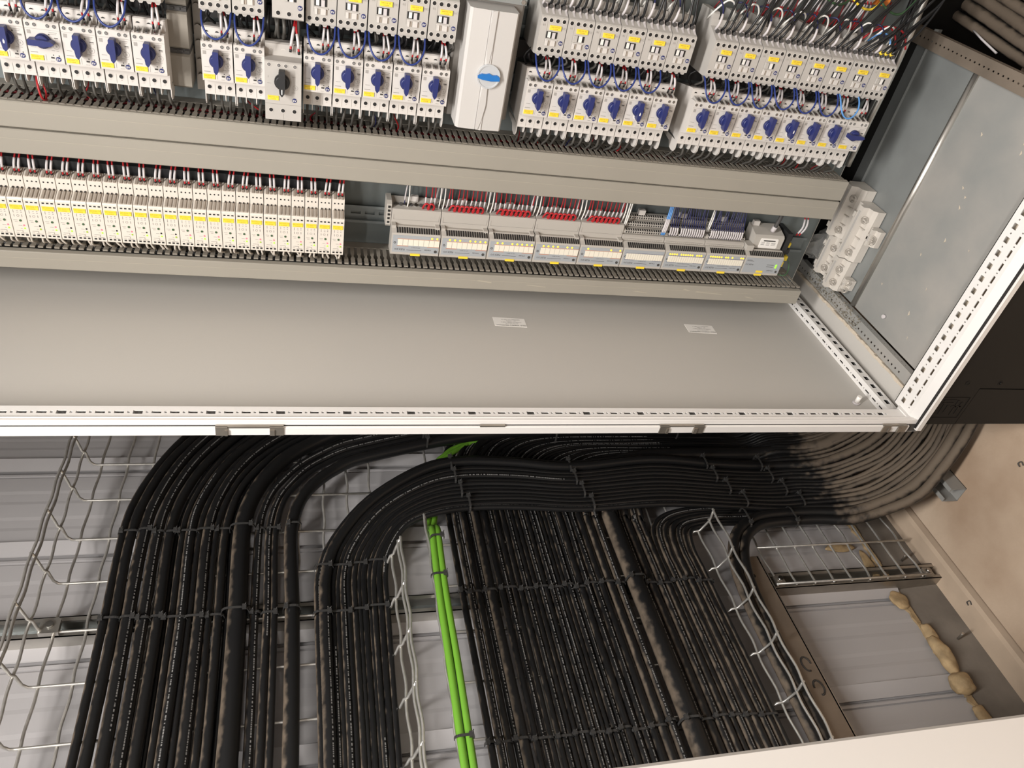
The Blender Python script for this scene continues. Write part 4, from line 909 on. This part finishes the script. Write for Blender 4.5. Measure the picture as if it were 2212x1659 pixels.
T2 = tray('wire mesh tray carrying the right cable bundle', -.862, -.251, -1.75, .10, [-.102-.1035*i for i in range(16)], lb=(-1.75, -.30), rb=(-1.75, -.305), low=True)
T3 = tray('short wire mesh tray piece above the concrete strip', -.115, .300, -.458, .12, [.042, -.058, -.158, -.258, -.357, -.457], lflange=False, rflange=False, first=-.110, inner=.0485, wav=2.0)
def channel(label, a0, a1, b0, b1, cback, cfront, m='strut'):
    t = thing('strut_channel', label, 'channel', (a1, (b0+b1)/2, cback), 'strut channels on the wall')
    w = .002
    MB().box(a0, a1, b0, b1, cback, cback+w).build('web', 'railsteel', t)  # darker steel than the sides, painting in the shade inside the channel
    MB().box(a0, a1, b0, b0+w, cback, cfront).build('side_wall', m, t); MB().box(a0, a1, b1-w, b1, cback, cfront).build('side_wall', m, t)
    MB().prism([(b0, cfront-.001), (b0, cfront), (b0+.0095, cfront), (b0+.0095, cfront-.006), (b0+.0078, cfront-.006), (b0+.0078, cfront-.0015)], a0, a1).build('lip', m, t)
    MB().prism([(b1, cfront-.001), (b1, cfront), (b1-.0095, cfront), (b1-.0095, cfront-.006), (b1-.0078, cfront-.006), (b1-.0078, cfront-.0015)], a0, a1).build('lip', m, t)
    return t
channel('long bright strut channel across the wall behind the left trays', -1.85, -.26, -.4635, -.4225, CW, CT-.0075, 'zinc')
channel('strut channel under the short tray piece, ending at the concrete', -.118, .333, -.4635, -.4225, CW, CT-.0075)
t = thing('tray_clamp', 'square steel clamp bolting the left tray to the strut channel', 'clamp', (-1.522, -.452, CT))
MB().prism([(-1.549, -.4645), (-1.549, -.438), (-1.545, -.4345), (-1.522, -.4345), (-1.518, -.438), (-1.518, -.4645)], CT-.002, CT+.008, 'c').build('plate', 'zinc', t)
MB().cyl((-1.5335, -.449, CT+.008), (-1.5335, -.449, CT+.012), .0065, 12).build('bolt_head', 'steel', t)
for j, (a, b) in enumerate(((-.101, -.446), (.296, -.449))):
    t = thing('tray_clamp', ['small bolt clamp at the left end of the short tray piece', 'small bolt clamp at the right end of the short tray piece'][j], 'clamp', (a, b, CT), 'bolt clamps on the short tray')
    MB().box(a-.012, a+.010, b-.012, b+.009, CT-.006, CT+.002).build('plate', 'strut', t); MB().cyl((a, b, CT+.002), (a, b, CT+.007), .006, 10).build('bolt_head', 'steel', t)
t = thing('angle_bar', 'brown steel angle bar beside the right tray, marked with ink loops', 'angle bar', (-.15, -1.0, -.44))
MB().box(-.174, -.128, -1.75, -.384, CT+.002, CT+.005).build('face', 'angle', t); MB().box(-.131, -.128, -1.75, -.384, CW+.004, CT+.005).build('side', 'angle', t)
MB().box(-.1285, -.1265, -1.75, -.384, CT+.0035, CT+.0058).build('bright_edge', 'strut', t)
for (bb, q) in ((-.650, 1), (-.700, -1)):
    mb = MB()
    pts = [(-.150+.010*math.cos(x)*q, bb+.015*math.sin(x), CT+.0053) for x in [i*.35 for i in range(15)]]
    mb.tube(pts, .0022, 4).build('ink_mark', 'ink', t)
MB().cyl((-.166, -.438, CT+.005), (-.166, -.438, CT+.009), .005, 10).build('rivet', 'steel', t)
# ================================================================ cables
def offset_path(base, d, side=1):
    out = []
    for i, p in enumerate(base):
        q0 = base[max(i-1, 0)]; q1 = base[min(i+1, len(base)-1)]
        tx, ty = q1[0]-q0[0], q1[1]-q0[1]; L = math.hypot(tx, ty); out.append((p[0]-ty/L*d*side, p[1]+tx/L*d*side))
    return out
def cable(label, pts, r, m='cable', name='power_cable', group=None, mark=None, sub=5, n=10):
    P = smooth_path(pts, sub)
    o = MB().tube(P, r, n).build(name, m, None); o['label'] = label; o['category'] = 'cable'
    if group: o['group'] = group
    if mark is not None:
        t0, t1, lean = mark; mb = MB(); s = 0; d = 0; nxt = 0; on = 0
        tot = sum((Vector(P[i+1])-Vector(P[i])).length for i in range(len(P)-1))
        rng = random.Random(len(label)*31+int(r*1e5)); pos = t0*tot; acc = 0; i = 0
        def at(x):
            nonlocal acc, i
            while i < len(P)-2 and acc+(Vector(P[i+1])-Vector(P[i])).length < x: acc += (Vector(P[i+1])-Vector(P[i])).length; i += 1
            A, B = Vector(P[i]), Vector(P[i+1]); L = (B-A).length or 1e-6
            return A+(B-A)*((x-acc)/L), (B-A).normalized()
        while pos < t1*tot:
            L = rng.choice((.0016, .002, .003, .0042)); p0, T = at(pos); p1, T2_ = at(pos+L)
            nrm = Vector((0, 0, 1)); nrm = (nrm-T*nrm.dot(T)).normalized(); sd = T.cross(nrm); out = (nrm*math.cos(lean)+sd*math.sin(lean)); tg = T.cross(out).normalized()
            h = min(.0011, r*.22)
            q = [p0+out*r*1.02-tg*h, p1+out*r*1.02-tg*h, p1+out*r*1.02+tg*h, p0+out*r*1.02+tg*h]
            mb.add([tuple(v) for v in q], [(0, 1, 2, 3)]); pos += L+rng.choice((.0009, .0012, .0012, .004))
        mb.build('printed_marks', 'print', o, kind='stuff')
    return o
# left bundle: straight up the tray, then round to run along behind the cabinet
LC = [(-1.137, -1.75), (-1.137, -1.1), (-1.134, -.74), (-1.137, -.47), (-1.141, -.30), (-1.138, -.235), (-1.124, -.187), (-1.105, -.152), (-1.080, -.122), (-1.050, -.098), (-1.012, -.079), (-.952, -.063), (-.888, -.049), (-.800, -.030), (-.685, -.013), (-.465, -.002), (-.265, -.006), (-.05, -.004)]
LA = [-1.450, -1.433, -1.410, -1.386, -1.364, -1.352, -1.342, -1.326, -1.312, -1.296, -1.279, -1.263, -1.251, -1.230, -1.201, -1.182, -1.169, -1.137]
LW = [15, 19, 23, 21, 19, 9, 12, 19, 12, 20, 13, 16, 10, 34, 16, 14, 13, 27]
LM = {0: (.62, .80, 1.0), 2: (.35, .75, .5), 3: (.30, .62, .5), 7: (.3, .55, -.1), 9: (.35, .8, .6), 14: (.3, .75, .4), 15: (.45, .85, .3)}
for i, a in enumerate(LA):
    r = LW[i]/2000*.98; d = -1.137-a
    P = offset_path(LC, d, 1)
    jit = [random.uniform(-.0016, .0016) for _ in P]
    pts = [(p[0]+jit[k]*(k > 0), p[1], CT+.003+r + (.0 if k < 10 else min(.030, .005*(k-9))) + (.004 if i in (5, 12) else 0)*(-1)) for k, p in enumerate(P)]
    cable('%s black cable from the left in the left bundle' % ordw(i+1) if i not in (13, 17) else ['thick dusty cable inside the left bundle', 'thick cable alone at the right edge of the left bundle'][i == 17], pts, r, 'cable' if i not in (5, 12) else 'cableclean', group='cables of the left bundle', mark=LM.get(i))
HB = [(.06, -.396, -.008), (.13, -.374, -.028), (.19, -.335, -.042), (.245, -.275, -.046), (.280, -.20, -.036), (.300, -.12, -.014), (.305, .0, .004), (.302, .22, .02), (.298, .44, .03)]
def bend(b, r, dc=0):
    k = .8+.2*min(1, max(0, (-.0-b)/.3))
    w = random.uniform(-.004, .004)
    return [(a-r-dc*.35, b+db*k+(w if .1 < a else 0)*(1 if i_ % 2 else -.6), c+dc+random.uniform(-.002, .002)) for i_, (a, c, db) in enumerate(HB)]
# middle bundle
MO = [(-1.097, -1.75), (-1.095, -1.1), (-1.092, -.75), (-1.097, -.48), (-1.094, -.372), (-1.065, -.294), (-.990, -.200), (-.875, -.117), (-.781, -.088), (-.656, -.093), (-.512, -.109), (-.301, -.089), (-.132, -.106), (-.01, -.108)]
MI = [(-.962, -1.75), (-.965, -1.1), (-.962, -.75), (-.960, -.48), (-.957, -.375), (-.940, -.322), (-.905, -.278), (-.840, -.257), (-.760, -.252), (-.656, -.254), (-.520, -.264), (-.330, -.256), (-.170, -.267), (-.02, -.276)]
MWd = [12, 22, 12, 11, 13, 11, 12, 10, 12, 10, 12, 13, 12]
tot = sum(MWd); acc = 0
MP = []
for i, w in enumerate(MWd):
    f = (acc+w/2)/tot; acc += w; r = w/2000
    pts = []
    for k in range(len(MO)):
        a = MO[k][0]*(1-f)+MI[k][0]*f; b = MO[k][1]*(1-f)+MI[k][1]*f
        j = random.uniform(-.0012, .0012)
        lift = 0 if k < 5 else (.010, .022, .029, .031, .031, .030, .030, .027, .022)[k-5]
        pts.append((a+(j if k < 6 else 0), b+(j if k >= 6 else 0), CT+.003+r+lift))
    b = pts[-1][1]; pts += bend(b, r, .004)
    MP.append((f, r))
    cable('%s black cable from the left in the middle bundle' % ordw(i+1), pts, r, 'cableclean' if i % 3 == 2 else 'cable', group='cables of the middle bundle', mark={0: (.22, .42, .5), 1: (.15, .36, .4), 2: (.18, .34, .3), 4: (.28, .56, .3), 10: (.2, .3, .2), 12: (.40, .62, -.5)}.get(i), sub=5)
# right bundle: straight up the tray, under the middle bundle, then round behind the cabinet
RP = [(1053, 16), (1072.5, 17), (1091.5, 17), (1108, 12), (1125, 22), (1151, 16), (1168, 12), (1184, 12), (1201, 12), (1214, 12), (1227, 11), (1239, 11), (1252, 12), (1264, 12), (1278, 12), (1291, 11), (1302, 10), (1313, 10), (1327, 14), (1340, 11), (1354.5, 17), (1372, 17), (1391, 16), (1409.5, 18), (1432, 20), (1454.5, 20), (1491, 43), (1520, 14), (1537.5, 19), (1558, 17), (1577, 16), (1593, 12), (1608, 15), (1624, 14), (1642, 16), (1659, 15), (1675, 13), (1690, 12)]
RD = {1: .5, 3: .4, 6: .3, 9: .5, 12: .3, 14: .4, 15: .2, 18: .4, 19: .5, 21: .3, 22: .4, 25: 0, 27: .3, 29: .4, 32: .4, 35: .5}
def ra(px):
    X = (1053, 1151, 1432, 1490, 1680, 1760); Y = (-.815, -.737, -.504, -.453, -.284, -.213)
    for k in range(5):
        if px <= X[k+1]: break
    return Y[k]+(px-X[k])*(Y[k+1]-Y[k])/(X[k+1]-X[k])
for i, (px, w) in enumerate(RP):
    a = ra(px); r = w*.00085/2*.98
    c = CT+.003+r
    j = lambda s=.0014: random.uniform(-s, s)
    if i < 31:
        bf = .045-.0046*i
        bs = bf-.155
        pts = [(a+j(), -1.75, c), (a+j(), -1.2, c), (a+.002, -.74, c), (a+j(), -.437, c), (a+j(), -.27, c), (a+.001, bs-.03, c), (a+.016, bs+.055, c), (a+.052, bs+.115, c), (a+.11, bf-.010, c), (a+.19, bf, c)]
        x = a+.30
        while x < -.06: pts.append((x, bf+j(.002), c)); x += .16
        pts.append((-.01, bf, c)); pts += bend(bf, r, -.006+(.012 if i % 2 else 0))
    else:
        q = 37-i
        bf = -.283+.0098*q*0-.0; bf = -.286+.011*(5-q) if 0 else -.2895+.0085*q
        rad = .055+.010*(q)
        pts = [(a+j(), -1.75, c), (a+j(), -1.2, c), (a+.002, -.74, c), (a-.002, -.437, c), (a-.004, bf-rad-.02, c), (a+.004, bf-rad*.55, c), (a+rad*.35, bf-rad*.2, c), (a+rad*.9, bf-.004, c), (a+rad*1.5, bf, c), (a+rad*1.5+.08, bf, c-.002)]
        pts += [(-.03, bf+.002, c)]; pts += bend(bf, r, -.006)
    nm = '%s black cable from the left in the right tray' % ordw(i+1)
    if i == 26: nm = 'thickest dusty cable in the right tray'
    cable(nm, pts, r, 'cable' if i > 23 or i in (1, 2, 4) else 'cableclean', group='cables of the right tray', mark=(.10, .62, RD[i]-.3) if i in RD else None, sub=4, n=10)
# two loops next to the angle bar
for i in range(2):
    r = .0125-.001*i; o = .024*i
    pts = [(-.222+o, -1.75, CT+.006+r), (-.222+o, -1.1, CT+.006+r), (-.221+o, -.62, CT+.006+r), (-.217+o, -.49, CT+.008+r), (-.209+o, -.420-.006*i, CT+.012+r), (-.190+o*.9, -.365-.012*i, CT+.018+r), (-.155+o*.5, -.325-.018*i, CT+.022+r), (-.095, -.297-.022*i, CT+.024+r), (-.02, -.290-.023*i, CT+.024+r)]
    pts += bend(-.290-.023*i, r, .008)
    cable(['left of the two cables looping beside the brown angle bar', 'right of the two cables looping beside the brown angle bar'][i], pts, r, 'cable', group='cables looping beside the angle bar', mark=(.30, .46, .6) if i == 0 else None)
# green cables
for i in range(2):
    o = .0132*i; C = -.336
    pts = [(-.882+o, -1.75, C), (-.882+o, -1.1, C), (-.881+o, -.806, C), (-.880+o, -.64, C), (-.880+o*.9, -.505, C), (-.877+o*.85, -.40, C-.002), (-.873+o*.8, -.345, C-.010), (-.870+o*.8, -.312, C-.040), (-.868+o*.8, -.285, C-.076), (-.860+o, -.24, C-.090), (-.845+o, -.14, C-.090), (-.826+o*.8, -.086, C-.086), (-.804+o*.8, -.062, C-.084), (-.770+o, -.030, C-.088), (-.69, .00+.014*i, C-.090), (-.5, .03+.014*i, C-.090)]
    cable(['left bright green cable between the trays', 'right bright green cable between the trays'][i], pts, .0066, 'green', 'green_cable', 'bright green cables')
# ================================================================ cable ties
def tie(label, group, lo, hi, c0, c1, pos, run='b', col='tie', headside=0):
    # strap round the cables between lo and hi; run = direction of the cables
    t = thing('cable_tie', label, 'cable tie', ((lo+hi)/2, pos, c1) if run == 'b' else (pos, (lo+hi)/2, c1), group)
    h = (c1-c0)/2; cm = (c0+c1)/2; w = (hi-lo)/2; m = (lo+hi)/2; e = .0016; L = []
    N = 14
    for k in range(N+1):
        th = math.pi*(-.08+1.16*k/N); x = m+(w+e)*math.copysign(abs(math.cos(th))**.55, math.cos(th)); z = cm+(h+e)*math.copysign(abs(math.sin(th))**.7, math.sin(th)); L.append((x, z))
    mb = MB(); hw = .0021
    for k in range(N):
        (x0, z0), (x1, z1) = L[k], L[k+1]
        f = (lambda x, p, z: (x, p, z)) if run == 'b' else (lambda x, p, z: (p, x, z))
        vs = [f(x0, pos-hw, z0), f(x0, pos+hw, z0), f(x1, pos+hw, z1), f(x1, pos-hw, z1)]
        d = .0011; nx, nz = -(z1-z0), (x1-x0); l = math.hypot(nx, nz) or 1
        g = [(x0-nx/l*d, z0-nz/l*d), (x1-nx/l*d, z1-nz/l*d)]
        vs += [f(g[0][0], pos-hw, g[0][1]), f(g[0][0], pos+hw, g[0][1]), f(g[1][0], pos+hw, g[1][1]), f(g[1][0], pos-hw, g[1][1])]
        mb.add(vs, [(0, 1, 2, 3), (4, 7, 6, 5), (0, 4, 5, 1), (3, 2, 6, 7), (0, 3, 7, 4), (1, 5, 6, 2)])
    mb.build('strap', col, t)
    x = m+(w*.75 if headside else -w*.75); z = c1+.0005-(.0 if w < .01 else .001)
    if run == 'b': hd = MB().box(x-.0036, x+.0036, pos-.0042, pos+.0042, z, z+.0058).build('lock_head', col, t)
    else: hd = MB().box(pos-.0042, pos+.0042, x-.0036, x+.0036, z, z+.0058).build('lock_head', col, t)
    tl = (x+.004, pos+.002, z+.003)
    MB().tube([(x, pos, z+.003), (x+.003, pos+.004, z+.010)] if run == 'b' else [(pos, x, z+.003), (pos+.003, x+.004, z+.010)], .0008, 4).build('tail', col, hd)
    return t
LG = [(0, 1), (2, 2), (3, 3), (4, 4), (5, 7), (8, 9), (10, 11), (12, 13), (14, 14), (15, 16), (17, 17)]
rows = ((-.262, 'upper'), (-.455, 'lower'), (-.90, 'lowest'))
for pos, rn in rows:
    for k, (i, j) in enumerate(LG):
        lo = LA[i]-LW[i]/2000; hi = LA[j]+LW[j]/2000; top = max(LW[i:j+1])/1000
        tie('%s tie from the left in the %s tie row of the left bundle' % (ordw(k+1), rn), 'cable ties on the left bundle', lo, hi, CT+.002, CT+.003+top, pos+random.uniform(-.004, .004), 'b', headside=k % 2)
for pos, rn in ((-.365, 'upper'), (-.470, 'lower'), (-.78, 'lowest')):
    kk = 3 if pos < -.4 else 4
    for k, (i, j) in enumerate(((0, 1), (2, 5), (6, 8), (9, 12))):
        f0 = MP[i][0]; f1 = MP[j][0]; s = 4 if pos > -.4 else 3
        x0 = MO[s][0]*(1-f0)+MI[s][0]*f0-MP[i][1]; x1 = MO[s][0]*(1-f1)+MI[s][0]*f1+MP[j][1]
        tie('%s tie from the left in the %s tie row of the middle bundle' % (ordw(k+1), rn), 'cable ties on the middle bundle', x0, x1, CT+.002, CT+.005+2*max(m[1] for m in MP[i:j+1]), pos+.004*k, 'b', headside=1)
RG = [(0, 0), (1, 2), (3, 4), (5, 7), (8, 10), (11, 13), (14, 16), (17, 18), (19, 20), (21, 22), (23, 24), (25, 25), (26, 26), (27, 28), (29, 30), (31, 32), (33, 34), (35, 37)]
for pos, rn in ((-.434, 'upper'), (-.735, 'lower')):
    for k, (i, j) in enumerate(RG):
        lo = ra(RP[i][0]-RP[i][1]/2); hi = ra(RP[j][0]+RP[j][1]/2); top = max(w for _, w in RP[i:j+1])*.00085
        tie('%s tie from the left in the %s tie row of the right tray' % (ordw(k+1), rn), 'cable ties in the right tray', lo, hi, CT+.002, CT+.003+top, pos+random.uniform(-.006, .006)-.0006*k, 'b', headside=0)
def mpos(a):
    for k in range(6, len(MO)-1):
        if MO[k][0] <= a <= MO[k+1][0]:
            f = (a-MO[k][0])/(MO[k+1][0]-MO[k][0]); o = MO[k][1]*(1-f)+MO[k+1][1]*f; break
    else: o = MO[-1][1]
    for k in range(6, len(MI)-1):
        if MI[k][0] <= a <= MI[k+1][0]:
            f = (a-MI[k][0])/(MI[k+1][0]-MI[k][0]); i_ = MI[k][1]*(1-f)+MI[k+1][1]*f; break
    else: i_ = MI[-1][1]
    return o, i_
for n, (a, nm) in enumerate(((-.800, 'first'), (-.520, 'second'), (-.165, 'third'), (-.015, 'last'))):
    o, i_ = mpos(a)
    for k in range(4):
        f0, f1 = k/4+.01, (k+1)/4-.01
        tie('%s tie from the wall side in the %s tie row of the crossing bundle' % (ORD[k+1], nm), 'cable ties on the crossing bundle', i_+(o-i_)*f0, i_+(o-i_)*f1, CT+.030, CT+.0515, a+[.024, .012, .004, 0][k]*(1 if n < 2 else 2.2), 'a', headside=1)
for n, a in enumerate((-.845, -.53, -.20)):
    for k in range(2): tie('%s tie on the %s stretch of the left bundle under the cabinet edge' % (('outer', 'inner')[k], ORD[n+1]), 'cable ties under the cabinet edge', -.05+.028*k+.012*n, -.024+.028*k+.012*n, CT+.022, CT+.062, a-.006*k, 'a')
for n, a in enumerate((-.135, -.012)):
    tie('%s tie round the two looping cables' % ('first', 'second')[n], 'cable ties on the looping cables', -.330, -.279, CT+.026, CT+.052, a, 'a')
for n, b in enumerate((-.37, -.46, -.765)):
    tie('%s tie round the two green cables' % ('upper', 'middle', 'lower')[n], 'cable ties on the green cables', -.8805+(.0015 if b > -.4 else -.008), -.8565+(.0 if b > -.4 else -.005), -.343, -.329, b, 'b', headside=1)
# ================================================================ foam, floor fittings and loose things
def blob(name, label, cat, ctr, size, m, group=None, seed=1, rough=.25, n=10, kw=None):
    rng = random.Random(seed); mb = MB(); vs = []; ph = [rng.uniform(0, 6.28) for _ in range(6)]
    for i in range(n+1):
        t = math.pi*i/n
        for j in range(2*n):
            p = 2*math.pi*j/(2*n); x, y, z = math.sin(t)*math.cos(p), math.sin(t)*math.sin(p), math.cos(t)
            k = 1+rough*(math.sin(3*x+ph[0])*math.sin(4*y+ph[1])+.5*math.sin(7*z+ph[2]+3*x)+.3*math.sin(11*y+ph[3]))
            vs.append((ctr[0]+x*k*size[0], ctr[1]+y*k*size[1], ctr[2]+z*k*size[2]))
    fs = [(i*2*n+j, (i+1)*2*n+j, (i+1)*2*n+(j+1) % (2*n), i*2*n+(j+1) % (2*n)) for i in range(n) for j in range(2*n)]
    mb.add(vs, fs, 0, True); o = mb.build(name, m, None)
    o['label'] = label; o['category'] = cat
    if group: o['group'] = group
    return o
FL = [((.205, -.497, -.474), (.022, .024, .007), 'flat foam patch at the top end of the foam seam'), ((.222, -.585, -.472), (.014, .026, .012), 'small foam lump above the long foam lump'), ((.217, -.640, -.468), (.018, .048, .016), 'long yellowish foam lump on the wall joint'), ((.209, -.708, -.465), (.025, .026, .020), 'largest round foam lump on the wall joint'), ((.215, -.772, -.473), (.016, .022, .009), 'lowest foam lump beside the cream cabinet'), ((.140, -.338, -.474), (.040, .014, .006), 'flat cream foam patch behind the short tray piece'), ((.19, -.40, -.475), (.012, .05, .006), 'thin foam streak behind the tray wires')]
for i, (p, s, l) in enumerate(FL): blob('foam_lump', l, 'foam', p, s, 'foam', 'foam lumps on the wall joint', seed=i+3, rough=.10, n=14)
rng = random.Random(5); mb = MB(); b = .2
while b > -1.6:
    L = rng.uniform(.012, .03); mb.prism([(.214, b), (.214+rng.uniform(-.008, .002), b-L*.5), (.214, b-L), (.224, b-L), (.224, b)], CW-.004, CW+.003+rng.uniform(0, .004), 'c'); b -= L
mb.build('foam_seam', 'foam', None, label='ragged thin foam seam between the clad wall and the concrete', category='foam', kind='stuff')
for j, b in enumerate((-.388, -.603)):
    wire('anchor_pin', ['thin steel pin sticking out of the concrete behind the tray wires', 'thin steel pin sticking out of the concrete upstand'][j], [(.288, b, CW+.004), (.280, b-.004, CW+.034)], .003, 'strut', 'steel pins in the concrete', cat='pin')
channel2 = thing('strut_channel', 'short strut channel end lying on the floor beside the cables', 'channel', (AF, -.20, -.25), 'strut channels on the wall')
for c0, c1, a0, a1 in ((-.277, -.236, AF-.002, AF), (-.277, -.275, AF-.041, AF), (-.238, -.236, AF-.041, AF), (-.277, -.267, AF-.043, AF-.041), (-.246, -.236, AF-.043, AF-.041)):
    MB().box(a0, a1, -.375, .10, c0, c1).build('wall_strip', 'galvdust', channel2)
def cover(label, a0, a1, b0, b1, c0, c1, seed):
    # moulded plastic terminal cover: body with ribs, slots and two hooked clips
    t = thing('plastic_cover', label, 'plastic part', (a1, (b0+b1)/2, (c0+c1)/2), 'loose plastic covers on the cabinet floor')
    h = a1-a0; w = b1-b0
    MB().prism([(a1, b0), (a0+h*.55, b0), (a0+h*.35, b0+w*.12), (a0+h*.30, b0+w*.36), (a0, b0+w*.40), (a0, b0+w*.66), (a0+h*.25, b0+w*.70), (a0+h*.25, b1), (a1, b1)], c0, c1, 'c').build('shell', 'cover', t)
    rng = random.Random(seed); k = 0; c = c0+.012
    while c < c1-.012:
        MB().box(a0+h*.20, a0+h*.34, b0+w*.08, b0+w*.34, c, c+.0025).build('rib', 'cover', t); c += rng.uniform(.016, .024)
    for c in (c0+.018, c1-.024):
        MB().ring((a0+h*.14, b0+w*.2, c), (1, .3, 0), .0045, .0075, .005, 12).build('clip', 'cover', t)
        MB().box(a0+h*.02, a0+h*.2, b0+w*.72, b0+w*.86, c-.006, c+.006).build('clip', 'cover', t)
    MB().box(a0-.0004, a0+.0006, b0+w*.46, b0+w*.58, c0+.01, c1-.01).build('groove', 'contactor', t)
cover('longest loose plastic cover lying on the cabinet floor', -.002, .0405, -.062, -.012, .150, .268, 1)
cover('loose plastic cover in front of the longest one', .002, .0405, -.055, -.012, .072, .146, 2)
cover('loose plastic cover behind the wiring duct ends', -.010, .0405, -.008, .040, .175, .290, 3)
cover('dusty plastic cover nearest the mounting plate', .004, .0405, -.008, .040, .080, .172, 4)
cover('small plastic clip piece leaning beside the covers', .014, .0405, -.088, -.066, .200, .236, 5)
cover('second small plastic clip piece at the end of the covers', .018, .0405, -.078, -.060, .088, .112, 6)
rng = random.Random(11); mb = MB(); N = 12; vs = []
for i in range(N+1):
    for j in range(N+1):
        u, v = i/N, j/N; k = math.sin(math.pi*u)*math.sin(math.pi*v)
        vs.append((.036-.055*k*(.55+.9*rng.random()), .048+.058*(u-.5)+rng.uniform(-.004, .004), .130+.090*(v-.5)+rng.uniform(-.004, .004)))
mb.add(vs, [(i*(N+1)+j, (i+1)*(N+1)+j, (i+1)*(N+1)+j+1, i*(N+1)+j+1) for i in range(N) for j in range(N)])
o = mb.build('plastic_bag', 'clear', None, label='crumpled clear plastic bag beside the loose plastic covers', category='bag')
sm_ = o.modifiers.new('thickness', 'SOLIDIFY'); sm_.thickness = .0004
rng = random.Random(3); mb = MB()
for i in range(260):
    b = rng.uniform(-.16, .06); c = .040+rng.random()**1.5*.030; s = rng.uniform(.0008, .0026)
    mb.box(.0255-s*rng.random(), .0262, b, b+s*rng.uniform(.6, 2), c, c+s)
mb.build('dust_drift', 'dirt', None, label='grey dust and crumbs lying on the punched rail by the covers', category='dust', kind='stuff')
rng = random.Random(8)
for i in range(14):
    a_, b_, c_ = .0428, rng.uniform(-.32, -.12), rng.uniform(.09, .5)
    MB().prism([(b_, c_), (b_+rng.uniform(.001, .004), c_+rng.uniform(.004, .010)), (b_+rng.uniform(-.003, .001), c_+.004)], a_-.0008, a_, 'a').build('paint_chip', 'seal', None, label='pale paint chip lying on the galvanised cabinet floor', category='chip', group='paint chips on the cabinet floor')
for j, (b_, c_) in enumerate(((-.55, -.43), (-.44, -.10))):
    wire('debris_curl', ['small dark curl of wire on the concrete strip', 'dark crumb of wire on the floor near the plinth'][j], [(AF-.006, b_, c_), (AF-.008, b_+.006, c_+.004), (AF-.006, b_+.004, c_+.011), (AF-.006, b_-.004, c_+.008)], .0012, 'darkgrey', cat='debris')
for j in range(9):
    c0 = .628+.0215*j; r = .0100+.0012*(j % 3)
    cable('%s thick black cable in the opening of the cabinet floor, counted from the punched rail' % ORD[j+1], [(.085+.008*(j % 3), .46, c0+.040), (.105+.008*(j % 2), .20, c0+.006), (.120+.008*(j % 3), .06, c0-.012), (.128, -.10, c0-.032), (.150, -.22, c0-.045), (.20, -.31, c0-.05), (.28, -.355, c0-.05)], r, 'cableclean', group='thick cables in the floor opening', mark=(.2, .7, .5) if j in (4, 6) else None)
t = thing('cable_tie', 'pale cable tie hanging below the thick cables in the floor opening', 'cable tie', (.10, -.01, .60))
MB().tube([(.112, .035, .610), (.108, .0, .603), (.112, -.045, .592)], .0022, 5).build('tail', 'sleeve', t)
# small joined details that are too fine to pick apart one by one
for o in bpy.data.objects:
    if o.name.split('.')[0] in ('terminal_openings', 'vents', 'side_vents', 'terminal_screws', 'joint_clips', 'slots', 'clamp_row', 'front_print'): o['kind'] = 'stuff'
for o in bpy.data.objects:
    if '_o' in o: del o['_o']
